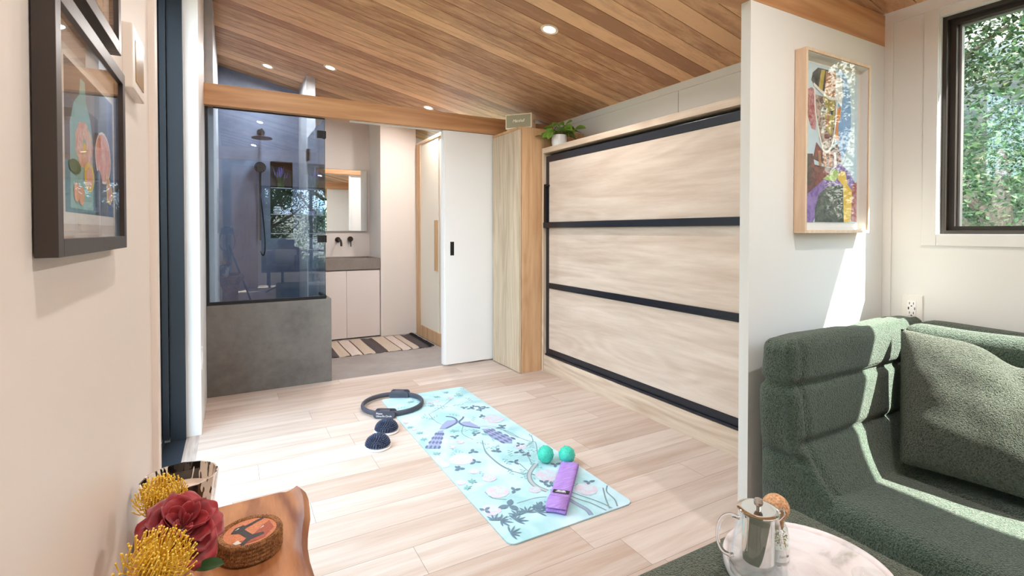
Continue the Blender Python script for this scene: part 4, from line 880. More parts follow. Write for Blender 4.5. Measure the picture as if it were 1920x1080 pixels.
def still(t):
    mb = MB(); k = [0]
    def ap2(poly, mi):
        k[0] += 1; x = -.1474 + .00003*k[0]; mb.add([(x, y, z) for y, z in poly], [tuple(range(len(poly)))], mi)
    ap2([(.655, 1.148), (.91, 1.148), (.91, 1.332), (.655, 1.332)], 11)
    ap2([(.664, 1.160), (.90, 1.160), (.90, 1.320), (.664, 1.320)], 0)
    ap2([(.664, 1.160), (.80, 1.160), (.80, 1.205), (.664, 1.215)], 10)
    ap2([(.793, 1.16), (.793, 1.320), (.865, 1.320), (.855, 1.16)], 2); ap2([(.862, 1.16), (.862, 1.320), (.90, 1.320), (.90, 1.16)], 3)
    ap2([(0.728, 1.312), (0.748, 1.312), (0.751, 1.290), (0.772, 1.272), (.782, 1.25), (0.782, 1.165), (0.683, 1.165), (0.683, 1.255), (.70, 1.28), (0.722, 1.292)], 1)
    def ell(cy_, cz_, ry, rz, mi, n=18): ap2([(cy_+ry*math.cos(2*PI*i/n), cz_+rz*math.sin(2*PI*i/n)) for i in range(n)], mi)
    for i in range(9): a = 2*PI*i/9; ell(.742+.024*math.cos(a), 1.238+.018*math.sin(a), .016, .010, 7)
    ell(.742, 1.236, .008, .006, 5); ell(.838, 1.236, .046, .034, 11); ell(.838, 1.236, .042, .031, 4); ell(.838, 1.236, .012, .010, 7)
    ell(.762, 1.204, .024, .018, 5); ell(.762, 1.204, .016, .012, 9); ell(.81, 1.19, .022, .028, 6); ap2([(0.852, 1.219), (.875, 1.21), (0.898, 1.190), (0.878, 1.176), (0.855, 1.18)], 5); ap2([(0.858, 1.212), (.875, 1.205), (0.890, 1.189), (0.877, 1.18), (0.860, 1.185)], 4)
    ell(.70, 1.21, .024, .008, 8); ell(.705, 1.183, .012, .011, 9); ell(.725, 1.180, .012, .011, 9)
    obj('print', mb, LP, t)
dark_frame(.593, .93, 1.116, 1.371, 'framed_still_life', 'dark wood frame with a still life of bottle, flower and citrus', still)
def upper(t):
    mb = MB(); mb.box(-.1474, -.147, .65, .855, 1.43, 1.60); obj('print', mb, noisy('sketch_print', S(110, 90, 66), S(214, 190, 160), 30), t)
dark_frame(.56, .905, 1.392, 1.66, 'framed_print', 'dark wood frame with brown sketch hanging above the still life', upper)
th = thing('wall_control_panel', (XL, 1.1, 1.376), 'small white framed wall control with golden screen beside dark frames', 'wall control')
mb = MB(); mb.box(-.156, -.1405, 1.03, 1.155, 1.378, 1.486, bev=.002); obj('housing', mb, flat('control_white', S(226, 216, 206), .4), th)
mb = MB(); mb.box(-.1408, -.1395, 1.055, 1.14, 1.395, 1.465); obj('screen', mb, flat('golden_screen', S(150, 120, 76), .25), th)
# white socket on the window wall
so = thing('wall_outlet', (XW, 1.066, .78), 'white power outlet on the wall above the sofa back', 'outlet')
mb = MB(); mb.box(XW-.006, XW, 1.027, 1.106, .737, .857, bev=.002); obj('cover_plate', mb, flat('outlet_white', S(232, 230, 226), .3), so)
mb = MB(); mb.box(XW-.0085, XW-.005, 1.050, 1.083, .765, .832, bev=.001); rcp = obj('receptacle', mb, flat('receptacle_white', S(242, 242, 242), .3), so)
mb = MB()
for z in (.82, .778):
    for y in (1.059, 1.074): mb.box(XW-.0092, XW-.008, y-.0012, y+.0012, z-.005, z+.005)
    mb.box(XW-.0092, XW-.008, 1.064, 1.069, z-.014, z-.009)
mb.box(XW-.0092, XW-.008, 1.075, 1.080, .792, .803); mb.box(XW-.0092, XW-.008, 1.053, 1.056, .792, .803)
obj('slots', mb, M['black'], rcp)

# ================================================================== SOFA
def gauss(d, w): return math.exp(-(d/w)**2)
sofa = thing('corner_sofa', (2.1, .5, 0), 'dark green tufted boucle corner sofa against the partition', 'sofa')
# back run along the partition
def quilt(ss, axis, depth, w, puff):
    def d_(p, n):
        g = 0
        for a, lst in zip(axis, ss):
            for s_ in lst: g = max(g, gauss(p[a]-s_, w))
        return -depth*g
    return d_
def disp_a(p, n):          # p.z runs -.40 .. .40, world z = .385 + p.z
    zs = (.225, .035 - (.05 if n.x < -.5 else 0))
    d = 0
    for s_ in zs: d = max(d, gauss(p.z-s_, .013))
    e = max(gauss(p.y-.03, .009) if n.z > .4 else 0, gauss(p.x+.425, .012) if n.y < -.6 else 0)
    puff = .010*abs(math.cos((p.z-.035)/.19*PI/2)) if n.y < -.3 else 0
    return -.017*d - .014*e + .004*math.sin(p.x*11+1)*math.sin(p.z*12) + .010*noise.noise(p*5) + puff
def frame_a(w):
    z = .385 + w.z; fw = max(0, min(1, (.06-w.y)/.12))
    f_ = .05*max(0, .75-z) + .13*max(0, min(1, (.44-z)/.20))**1.6
    return (2.125 + w.x + .03*max(0, .4-z), 1.062 + w.y - f_*fw, z)
rounded_block((.485, .064, .385), .045, 0, disp_a, frame_a, M['sofa'], 'back_cushion', sofa, .012)
# back run along the window wall
def disp_b(p, n):
    d = 0
    for s_ in (-.115, .04): d = max(d, gauss(p.z-s_, .018))
    e = max(gauss(abs(p.y)-.30, .02), gauss(p.x+.02, .015) if n.z > .4 else 0)
    return -.018*d - .022*e*(1 if n.x < .5 else 0) + .012*noise.noise(p*4+Vector((3, 1, 2)))
rounded_block((.13, .90, .235), .07, 0, disp_b, lambda w: (2.505+w.x - max(0, .1-w.z)*.25*max(0, .1-w.x)/.27, .12+w.y, .53+w.z), M['sofa'], 'back_cushion', sofa, .02)
# seats
def disp_s(p, n):
    e = 0
    for s_ in (-.55, -.10, .36): e = max(e, gauss(p.y-s_, .020))
    for s_ in (-.02, .28): e = max(e, gauss(p.x-s_, .020))
    up = max(0, n.z)
    return -.026*e*up + .012*noise.noise(p*3.2) + up*.012*abs(math.cos((p.y-.36)/.46*PI/2+PI/2))
rounded_block((.48, .93, .13), .07, 0, disp_s, lambda w: (2.125+w.x, .04+w.y, .135+w.z + .015*max(0, min(1, (.55-w.y)/.5))), M['sofa'], 'seat_cushion', sofa, .02)
mb = MB(); mb.box(1.74, 2.60, -.85, 1.05, .0, .05, bev=.01); obj('base', mb, M['black'], sofa)
# pillow
pw = thing('throw_cushion', (2.10, .58, .34), 'large grey green boucle cushion with a dented top on the sofa', 'cushion')
V, F = [], []; nn = 44
def pil(u, v, s_):
    k = (1-abs(u)**2.6)*(1-abs(v)**2.6); k = max(0, k)**.5; pinch = 1 - .10*(abs(u)**4)*(abs(v) < 2) 
    uu = u*(.27)*(1-.07*(1-abs(v)**3)*0-.06*(v*v)*(1-abs(u))); vv = v*.255*(1-.09*(1-u*u)*(.5))
    dent = gauss(u-.22, .30)*max(0, v)**1.3*.065
    vv -= dent; thick = .085*k*(1-.5*gauss(u-.22, .20)*max(0, v))
    wr = .006*noise.noise(Vector((u*3, v*3, s_*2)))*k + .01*gauss(u+.2*v-.3, .08)*k*(-1)*max(0, v)
    return uu, vv, s_*(thick+wr)
dU = Vector((.22, -.975, 0)).normalized(); dN = dU.cross(Vector((.52, .20, .84))).normalized()
if dN.x > 0: dN = -dN
dV = dU.cross(dN).normalized()
if dV.z < 0: dV = -dV
pc = Vector((2.225, .645, .530))
roll = math.radians(-3); dU2 = dU*math.cos(roll)+dV*math.sin(roll); dV2 = dV - dU*.10
for s_ in (1, -1):
    o_ = len(V)
    for i in range(nn+1):
        for j in range(nn+1):
            a, b, c = pil(-1+2*i/nn, -1+2*j/nn, s_); V.append(tuple(pc+dU2*a+dV2*b+dN*c))
    F += [(o_+i*(nn+1)+j, o_+(i+1)*(nn+1)+j, o_+(i+1)*(nn+1)+j+1, o_+i*(nn+1)+j+1) for i in range(nn) for j in range(nn)]
mb = MB(); mb.add(V, F); obj('cushion_cover', mb, M['pillow'], pw, 180)
# ottoman
def disp_o(p, n): return .004*noise.noise(p*4) - .012*max(gauss(p.x+.05, .012), 0)*max(0, n.z)*0
ot = thing('ottoman', (.95, .43, 0), 'dark green boucle ottoman with the round marble tray on top', 'ottoman')
rounded_block((.385, .385, .185), .03, 0, disp_o, lambda w: (.935+w.x, .425+w.y, .215+w.z), M['ottoman'], 'upholstery', ot, .02)
mb = MB(); mb.box(.60, 1.27, .09, .76, 0, .035, bev=.005); obj('base', mb, M['black'], ot)

# tray
TX, TY, TZ = 1.062, .61, .402
marb, man, mab = nt('white_marble'); L = man.links.new
tc = N(man, 'ShaderNodeTexCoord'); n1 = N(man, 'ShaderNodeTexNoise'); setin(n1, Scale=7.0, Detail=6.0, Distortion=1.5); L(tc.outputs['Object'], n1.inputs[0]); r1 = ramp(man, [(.3, S(170, 164, 158)), (.42, S(214, 206, 206)), (.6, S(226, 220, 222)), (.72, S(206, 186, 176))]); L(n1.outputs['Fac'], r1.inputs[0]); L(r1.outputs[0], mab.inputs['Base Color']); mab.inputs['Roughness'].default_value = .15
mb = MB(); mb.lathe([(.150, 0), (.162, .003), (.165, .010), (.165, .026), (.163, .029), (.158, .029), (.155, .027), (.152, .022), (.001, .022)], (TX, TY, TZ), 96); tag(obj('marble_tray', mb, marb, None, 35), 'round white marble tray on the green ottoman', 'tray')
TT = TZ + .0225
# teapot
tp = thing('glass_teapot', (.955, .65, TT), 'clear glass teapot with steel infuser and lid on marble tray', 'teapot')
def shell(prof, t=.0018):
    inner = [(max(r-t, .0005), z+(t if i == 0 else 0)) for i, (r, z) in enumerate(prof)]
    return [(.0005, prof[0][1])] + prof + inner[::-1] + [(.0005, prof[0][1]+t)]
mb = MB(); mb.lathe(shell([(.050, 0), (.055, .004), (.056, .015), (.052, .05), (.045, .09), (.0395, .118), (.0385, .128), (.041, .134)]), (.955, .65, TT), 48); obj('glass_body', mb, M['thin_clear'], tp, 50)
hdir = Vector((-.76, .0, 0)) + Vector((0, .20, 0)); hdir = Vector((-.86, .5, 0)).normalized()
def hp_(r_, z): return (.955+hdir.x*r_, .65+hdir.y*r_, TT+z)
mb = MB(); mb.tube([hp_(a_, b_) for a_, b_ in curve([(.040, .118), (.058, .124), (.074, .118), (.083, .098), (.083, .072), (.074, .050), (.060, .040), (.052, .040)], 5)], .0042, 12); obj('handle', mb, M['clear'], tp, 80)
mb = MB(); mb.tube([(.955-hdir.x*.036, .65-hdir.y*.036, TT+.120), (.955-hdir.x*.047, .65-hdir.y*.047, TT+.128), (.955-hdir.x*.054, .65-hdir.y*.054, TT+.134)], .008, 12, radii=[.010, .008, .006]); obj('spout', mb, M['clear'], tp, 80)
mb = MB(); mb.lathe([(.0005, .030), (.028, .030), (.031, .032), (.031, .128), (.037, .131), (.037, .133), (.030, .1325), (.0298, .036), (.0005, .034)], (.955, .65, TT), 40); obj('infuser', mb, M['chrome'], tp, 40)
mb = MB(); mb.lathe([(.040, .134), (.041, .137), (.036, .1395), (.030, .1385), (.001, .1375)], (.955, .65, TT), 40); ld_ = obj('lid', mb, M['chrome'], tp, 40)
mb = MB(); mb.lathe([(.004, .137), (.004, .142), (.008, .146), (.0095, .152), (.007, .158), (.001, .160)], (.955, .65, TT), 10); obj('lid_knob', mb, flat('cut_glass_knob', S(190, 184, 178), .1, .6), ld_)
# herb jar
jr = thing('herb_jar', (1.036, .664, TT), 'small glass jar of dried herbs with round cork stopper', 'jar')
mb = MB(); mb.lathe(shell([(.022, 0), (.026, .003), (.027, .01), (.027, .055), (.024, .070), (.019, .078), (.018, .086)], .0015), (1.036, .664, TT), 40); obj('glass_jar', mb, pane_glass('jar_glass', (.95, .97, .96), 1.45), jr, 50)
mb = MB(); mb.sphere((1.036, .664, TT+.112), .0275, 28); mb.lathe([(.0155, .070), (.0165, .09), (.001, .092)], (1.036, .664, TT), 20)
ck, cn, cbs = nt('cork'); tc = N(cn, 'ShaderNodeTexCoord'); nz = N(cn, 'ShaderNodeTexNoise'); setin(nz, Scale=220.0, Detail=3.0); cn.links.new(tc.outputs['Object'], nz.inputs[0]); r1 = ramp(cn, [(.3, S(150, 104, 70)), (.55, S(206, 160, 120)), (.8, S(222, 180, 140))]); cn.links.new(nz.outputs['Fac'], r1.inputs[0]); cn.links.new(r1.outputs[0], cbs.inputs['Base Color']); cbs.inputs['Roughness'].default_value = .85
obj('cork_stopper', mb, ck, jr, 60)
mb = MB(); rnd = random.Random(4)
for i in range(260):
    a = rnd.uniform(0, 6.28); r_ = .0225*math.sqrt(rnd.random()); z = rnd.uniform(.004, .060); q = Vector((1.036+r_*math.cos(a), .664+r_*math.sin(a), TT+z)); d_ = Vector((rnd.uniform(-1, 1), rnd.uniform(-1, 1), rnd.uniform(-1, 1))).normalized()*.0035
    q2 = q + d_; 
    mb.tube([q-d_*.6, q+d_*.6], .0011, 4)
hb = obj('dried_herbs', mb, noisy('dried_herb', S(96, 90, 40), S(196, 180, 100), 200), jr); 
mb = MB(); mb.lathe([(.0273, .006), (.0275, .006), (.0275, .032), (.0273, .032)], (1.036, .664, TT), 40); plb = obj('paper_label', mb, flat('label_paper', S(240, 238, 236), .6), jr, 40)
def jl(ang0, z0, R_=.0278): return lambda x, y, z: (1.036+(R_+z)*math.cos(ang0+x/R_), .664+(R_+z)*math.sin(ang0+x/R_), TT+z0+y)
mb = text_mb('Sencha', .009, jl(math.radians(-108), .019), .0001, .3); obj('label_writing', mb, flat('ink', S(60, 60, 66), .6), plb)
# drinking glass
mb = MB(); mb.lathe(shell([(.022, 0), (.028, .004), (.033, .018), (.0345, .032)], .0016), (1.098, .503, TT), 40); tag(obj('glass_cup', mb, M['thin_clear'], None, 50), 'small clear glass cup at the near edge of the marble tray', 'cup')

# ================================================================== TEAK STOOL AND WHAT STANDS ON IT
SZ = .60
ts = thing('teak_side_table', (0, .95, 0), 'curved teak side table with a raised live edge in the left foreground', 'side table')
edge = [(.128, 1.138), (.133, 1.12), (.1345, 1.09), (.132, 1.05), (.128, 1.01), (.1215, .98), (.116, .95), (.112, .92), (.1105, .88), (.112, .84), (.117, .79), (.125, .74), (.136, .70)]
edge = [(a-.001, b) for a, b in edge]
V, F = [], []; nu = 26
prof_u = []
for k, (ex_, ey_) in enumerate(edge):
    for i in range(nu+1):
        t = i/nu; x = XL+.006 + (ex_-XL-.006)*t; yy = ey_ - (0.012*(1-t) if k == 0 else 0)
        lip = .0055*gauss(ex_-.012-x, .008) - .003*gauss(ex_-.028-x, .010) - .006*gauss(ex_-x, .004)
        if k == 0: yy = 1.128 + .010*t
        V.append((x, yy, SZ-.004+lip))
n1_ = nu+1; m_ = len(edge); base = len(V)
for k in range(m_-1):
    for i in range(nu): F.append((k*n1_+i, k*n1_+i+1, (k+1)*n1_+i+1, (k+1)*n1_+i))
for k in range(m_):
    for i in range(nu+1):
        v = V[k*n1_+i]; t = i/nu; V.append((v[0]-.012*t, v[1]-.012*(1 if k == 0 else 0), v[2]-.048+.012*(1-t)))
for k in range(m_-1):
    for i in range(nu): F.append((base+k*n1_+i, base+(k+1)*n1_+i, base+(k+1)*n1_+i+1, base+k*n1_+i+1))
    F.append((k*n1_+nu, base+k*n1_+nu, base+(k+1)*n1_+nu, (k+1)*n1_+nu)); F.append((k*n1_, (k+1)*n1_, base+(k+1)*n1_, base+k*n1_))
for i in range(nu):
    F.append((i, base+i, base+i+1, i+1)); F.append(((m_-1)*n1_+i, (m_-1)*n1_+i+1, base+(m_-1)*n1_+i+1, base+(m_-1)*n1_+i))
mb = MB(); mb.add(V, F); obj('top', mb, M['teak'], ts, 50)
for y0 in (.76, 1.04):
    mb = MB(); V = []
    for z, x0, x1, yy, th2 in ((0, -.13, .10, y0-.0, .045), (.2, -.10, .065, y0, .035), (.42, -.10, .065, y0, .035), (.562, -.14, .095, y0, .045)):
        V += [(x0, yy, z), (x1, yy, z), (x1, yy+th2, z), (x0, yy+th2, z)]
    F = [(3, 2, 1, 0), (12, 13, 14, 15)]
    for k in range(3):
        for i in range(4): F.append((4*k+i, 4*k+(i+1) % 4, 4*k+4+(i+1) % 4, 4*k+4+i))
    mb.add(V, F); obj('leg', mb, M['teak'], ts)
ZT = SZ - .003
# candle in patterned glass
cd = thing('glass_candle', (-.083, 1.052, ZT), 'black and white painted glass candle with cream wax on teak table', 'candle')
gm_, gn_, gb_ = nt('painted_glass'); L = gn_.links.new
tc = N(gn_, 'ShaderNodeTexCoord'); mpg = N(gn_, 'ShaderNodeMapping'); mpg.inputs['Scale'].default_value = (42, 42, 9); mpg.inputs['Location'].default_value = (3, 1, 0); L(tc.outputs['Object'], mpg.inputs[0]); nz = N(gn_, 'ShaderNodeTexNoise'); setin(nz, Scale=1.0, Detail=3.0, Roughness=.7, Distortion=.3); L(mpg.outputs[0], nz.inputs[0])
r1 = ramp(gn_, [(.0, S(222, 212, 200)), (.50, S(24, 18, 16))], 'CONSTANT'); L(nz.outputs['Fac'], r1.inputs[0]); L(r1.outputs[0], gb_.inputs['Base Color']); gb_.inputs['Roughness'].default_value = .08; gb_.inputs['Coat Weight'].default_value = 1.0
mb = MB(); mb.lathe([(.0005, 0), (.044, 0), (.046, .004), (.052, .05), (.059, .108), (.0595, .110), (.057, .110), (.050, .05), (.044, .008), (.0005, .007)], (-.083, 1.052, ZT), 12); obj('glass_cup', mb, gm_, cd, 25)
mb = MB(); mb.lathe([(.0005, .010), (.044, .010), (.0535, .078), (.052, .080), (.0005, .079)], (-.083, 1.052, ZT), 36); wx = obj('wax', mb, flat('cream_wax', S(238, 218, 200), .45), cd, 40)
mb = MB(); mb.tube([(-.075, 1.05, ZT+.079), (-.074, 1.051, ZT+.088)], .001, 6); mb.tube([(-.095, 1.06, ZT+.079), (-.094, 1.06, ZT+.087)], .001, 6); obj('wick', mb, M['black'], wx)
# coiled rattan box
rx = thing('rattan_box', (.024, .952, ZT), 'round coiled rattan trinket box with beaded bird lid on teak table', 'box')
rtm = noisy('rattan', S(112, 70, 38), S(176, 124, 76), 160)
mb = MB(); R0 = .0455
for k in range(5):
    z = .0045+.0062*k; n_ = 64; path = [(.024+R0*math.cos(2*PI*i/n_), .952+R0*math.sin(2*PI*i/n_), ZT+z) for i in range(n_)]; mb.tube(path, .0037, 8, closed=True)
for i in range(110):
    a = 2*PI*i/110
    for z in (.0045, .0107, .0169, .0231, .0293): mb.tube([(.024+(R0+.0030)*math.cos(a), .952+(R0+.0030)*math.sin(a), ZT+z-.0028), (.024+(R0+.0044)*math.cos(a+.01), .952+(R0+.0044)*math.sin(a+.01), ZT+z), (.024+(R0+.0030)*math.cos(a+.02), .952+(R0+.0030)*math.sin(a+.02), ZT+z+.0028)], .0008, 4)
mb.lathe([(.044, .001), (.045, .028), (.001, .030)], (.024, .952, ZT), 40); obj('coiled_wall', mb, rtm, rx, 60)
mb = MB(); TZl = ZT+.0322
mb.lathe([(.041, .0300), (.041, .0320), (.001, .0322)], (.024, .952, ZT), 48, 0)
for i in range(100): a = 2*PI*i/100; mb.tube([(.024+.0405*math.cos(a), .952+.0405*math.sin(a), ZT+.0325), (.024+.0485*math.cos(a+.03), .952+.0485*math.sin(a+.03), ZT+.0335)], .0011, 4, mi=4)
def bx_(P_, mi, dz): mb.add([(.024+u*math.cos(.45)-v*math.sin(.45), .952+u*math.sin(.45)+v*math.cos(.45), ZT+.0325+dz) for u, v in P_], [tuple(range(len(P_)))], mi)
bx_([(-.036, -.006), (-.02, -.03), (.005, -.036), (.03, -.02), (.036, .005), (.02, .0), (0, -.012), (-.015, -.02)], 2, .0001)
bx_([(-.024, .018), (-.012, .028), (.002, .026), (.002, .016), (-.004, .012), (-.003, -.012), (.012, -.020), (.010, -.026), (-.012, -.024), (-.028, -.030), (-.030, -.024), (-.014, -.014), (-.015, .008)], 1, .0003)
bx_([(.002, .022), (.034, .024), (.034, .019), (.002, .015)], 1, .0003)
bx_([(-.016, .021), (-.008, .024), (-.008, .021)], 3, .0005)
bx_([(-.036, -.012), (-.026, -.010), (-.026, -.022), (-.034, -.020)], 3, .0004); bx_([(.012, -.006), (.022, -.002), (.020, -.006)], 3, .0004)
obj('lid', mb, [noisy('orange_beads', S(186, 106, 66), S(216, 140, 96), 400), noisy('black_beads', S(30, 26, 28), S(66, 60, 60), 500), noisy('rust_beads', S(150, 66, 40), S(176, 90, 60), 400), flat('white_beads', S(210, 206, 190), .5), rtm], rx)

# flowers in a small vase
vs_ = thing('bud_vase', (-.073, .775, ZT), 'small clear glass vase holding three blooms at the left edge', 'vase')
mb = MB(); mb.lathe(shell([(.024, 0), (.030, .004), (.032, .02), (.028, .055), (.022, .075), (.026, .088)], .002), (-.073, .775, ZT), 36); obj('glass_body', mb, M['thin_clear'], vs_, 50)
ylw = noisy('pincushion_yellow', S(226, 180, 40), S(248, 220, 104), 90)
def pincushion(c, ax, R_, lab, seed):
    c = Vector(c); ax = Vector(ax).normalized(); rnd = random.Random(seed)
    e1 = ax.cross(Vector((0, 0, 1)) if abs(ax.z) < .9 else Vector((1, 0, 0))).normalized(); e2 = ax.cross(e1)
    t = thing('pincushion_flower', tuple(c), lab, 'flower', 'yellow pincushion blooms')
    mb = MB(); mb.sphere(tuple(c), R_*.36, 18); obj('flower_core', mb, noisy('pincushion_core', S(150, 110, 20), S(196, 156, 50), 120), t, 180)
    mb = MB()
    for k in range(190):
        q = (k+.5)/190; th0 = math.radians(12 + 103*q**.8); ph = PI*(1+5**.5)*k
        rad = (e1*math.cos(ph)+e2*math.sin(ph))
        pts = []
        lf = R_*(1.0 if q > .3 else .62+.38*q/.3)*rnd.uniform(.93, 1.05)
        for j in range(7):
            s_ = j/6; a = th0 - (.55*s_**2 if q > .3 else .1*s_); rr_ = R_*.25 + (lf-R_*.25)*s_
            if s_ > .8 and q > .25: a -= .12
            pts.append(c + ax*math.cos(a)*rr_ + rad*math.sin(a)*rr_)
        mb.tube(pts, .0007, 4); mb.sphere(tuple(pts[-1]), .00135, 6)
    obj('styles', mb, ylw, t, 180)
    mb = MB(); mb.tube([tuple(c - ax*R_*.2), tuple(c*.5+Vector((-.073, .775, ZT+.09))*.5 - Vector((0, 0, .006))), (-.073, .775, ZT+.02)], .0022, 8); obj('stem', mb, flat('stem_green', S(80, 96, 44), .6), t, 180)
    return t
pincushion((-.082, .715, .742), (.30, -.45, .85), .043, 'yellow pincushion bloom, nearer one in front of red flower', 1)
pincushion((-.094, .885, .744), (.05, -.40, .92), .036, 'yellow pincushion bloom, further one against the patterned candle', 2)
cm = thing('red_camellia', (-.062, .80, .745), 'crimson camellia bloom between the two yellow pincushion flowers', 'flower')
rdm, rdn, rdb = nt('crimson_petal'); tc = N(rdn, 'ShaderNodeTexCoord'); nz = N(rdn, 'ShaderNodeTexNoise'); setin(nz, Scale=30.0, Detail=3.0); rdn.links.new(tc.outputs['Object'], nz.inputs[0]); r1 = ramp(rdn, [(.3, S(112, 8, 20)), (.7, S(172, 28, 40))]); rdn.links.new(nz.outputs['Fac'], r1.inputs[0]); rdn.links.new(r1.outputs[0], rdb.inputs['Base Color']); rdb.inputs['Roughness'].default_value = .5; rdb.inputs['Subsurface Weight'].default_value = .15; rdb.inputs['Subsurface Radius'].default_value = (.01, .003, .003); rdb.inputs['Sheen Weight'].default_value = .3
mb = MB(); cc = Vector((-.062, .80, .738)); ax = Vector((.28, -.50, .82)).normalized(); e1 = ax.cross(Vector((0, 1, 0))).normalized(); e2 = ax.cross(e1)
rnd = random.Random(8)
def petal(phi, r0, r1_, lift0, lift1, wd, curlk, seedv):
    nu_, nv_ = 8, 8; V = []
    for i in range(nu_+1):
        s_ = i/nu_
        for j in range(nv_+1):
            t = -1+2*j/nv_; w = wd*math.sin(PI*min(1, .12+.80*s_))**.55
            rr_ = r0+(r1_-r0)*s_*(1-.05*t*t - .04*math.cos(t*PI)*(s_ > .9)); h = lift0+(lift1-lift0)*s_**1.3 + curlk*t*t*w*.8 - .004*s_**6
            h += .0022*math.sin(t*5+seedv)*s_
            an = phi + t*w/max(rr_, .012); V.append(cc + (e1*math.cos(an)+e2*math.sin(an))*rr_ + ax*h)
    F = [(i*(nv_+1)+j, (i+1)*(nv_+1)+j, (i+1)*(nv_+1)+j+1, i*(nv_+1)+j+1) for i in range(nu_) for j in range(nv_)]
    mb.add(V, F)
for cnt_, r1_, l1, wd, ck_, r0 in ((6, .055, -.002, .034, .12, .006), (5, .048, .012, .032, .25, .005), (4, .036, .024, .026, .45, .004), (4, .024, .027, .015, .8, .004), (3, .012, .020, .009, 1.0, .003)):
    of = rnd.uniform(0, 6)
    for i in range(cnt_): petal(of+2*PI*i/cnt_+rnd.uniform(-.1, .1), r0, r1_*rnd.uniform(.93, 1.06), 0, l1+rnd.uniform(-.003, .003), wd, ck_, rnd.uniform(0, 6))
o = obj('petals', mb, rdm, cm, 180); sm_ = o.modifiers.new('thickness', 'SOLIDIFY'); sm_.thickness = .0006
mb = MB(); mb.tube([tuple(cc-ax*.004), (-.070, .785, ZT+.095), (-.073, .775, ZT+.02)], .0025, 8); obj('stem', mb, flat('camellia_stem', S(76, 92, 44), .6), cm, 180)
V, F, UV = [], [], []
for b_, d_, l_, w_ in (((-.088, .70, .712), (-.72, -.10, -.25), .060, .034), ((-.045, .765, .70), (.8, -.35, .15), .036, .02)):
    leaf_geom(V, F, UV, Vector(b_), Vector(d_), Vector((.2, -.4, 1)), l_, w_, .1)
mesh_uv('leaves', V, F, UV, flat('camellia_leaf', S(44, 70, 36), .35), cm)

# ================================================================== BEHIND THE CAMERA (seen in the shower glass)
ch = thing('desk_chair', (.83, -2.3, 0), 'brown bucket desk chair with light cushion on a black star base', 'chair', rot=.5)
def cs(p, n): return .006*noise.noise(p*5)
fbm = flat('brown_fabric', S(92, 76, 70), .9, bump=(200, .3))
mb = MB(); mb.box(-.27, .27, -.25, .25, .42, .52, bev=.03); obj('seat', mb, fbm, ch, 60, local=True)
V, F = [], []; nb = 24
for lay_, rr_ in ((0, .31), (1, .26)):
    for i in range(nb+1):
        a = math.radians(-200+220*i/nb); h = .70 + .16*max(0, math.cos(a+PI/2))**1.0
        V += [(rr_*math.cos(a), rr_*math.sin(a), .40), (rr_*1.08*math.cos(a), rr_*1.08*math.sin(a), h)]
k = 2*(nb+1)
for i in range(nb):
    F += [(2*i, 2*i+2, 2*i+3, 2*i+1), (k+2*i, k+2*i+1, k+2*i+3, k+2*i+2), (2*i+1, 2*i+3, k+2*i+3, k+2*i+1), (2*i, k+2*i, k+2*i+2, 2*i+2)]
F += [(0, 1, k+1, k), (2*nb, k+2*nb, k+2*nb+1, 2*nb+1)]
mb = MB(); mb.add(V, F); obj('backrest', mb, fbm, ch, 40, local=True)
mb = MB(); mb.tube([(0, 0, .15), (0, 0, .42)], .025, 12); obj('column', mb, M['black'], ch, 60, local=True)
for i in range(4):
    a = PI/4+PI/2*i; mb = MB(); mb.tube([(0, 0, .16), (.30*math.cos(a), .30*math.sin(a), .02)], .014, 8); obj('leg', mb, M['black'], ch, 60, local=True)
cu = MB(); cu.box(-.2, .2, -.20, -.10, .50, .80, bev=.04); obj('lumbar_pad', cu, flat('pale_pad', S(180, 176, 170), .9), ch, 60, local=True)
dk_ = thing('writing_desk', (1.2, -3.3, 0), 'dark writing desk with a laptop under the end window', 'desk')
mb = MB(); mb.box(.62, 1.9, -3.75, -3.15, .72, .75, bev=.003); obj('desk_top', mb, flat('dark_desk', S(70, 58, 52), .4), dk_)
for x, y in ((.66, -3.7), (1.86, -3.7), (.66, -3.2), (1.86, -3.2)):
    mb = MB(); mb.box(x-.02, x+.02, y-.02, y+.02, 0, .72); obj('leg', mb, M['black'], dk_)
lp = thing('laptop', (1.0, -3.4, .75), 'open dark laptop on the writing desk', 'laptop')
mb = MB(); mb.box(.84, 1.16, -3.48, -3.26, .751, .765, bev=.003); obj('keyboard_base', mb, M['black'], lp)
mb = MB(); mb.box(.84, 1.16, -3.50, -3.485, .765, .97, bev=.003); obj('screen', mb, M['black'], lp)
tcb = thing('oak_wardrobe', (.22, -3.6, 0), 'tall oak wardrobe beside the end window', 'wardrobe')
mb = MB(); mb.box(-.0, .46, -3.88, -3.3, 0, 2.45, bev=.003); obj('body', mb, M['oak_v'], tcb)
mb = MB(); mb.box(.004, .456, -3.3, -3.28, .02, 1.0, bev=.001); obj('door', mb, M['oak_v'], tcb)
mb = MB(); mb.box(.004, .456, -3.3, -3.28, 1.005, 2.44, bev=.001); obj('door', mb, M['oak_v'], tcb)
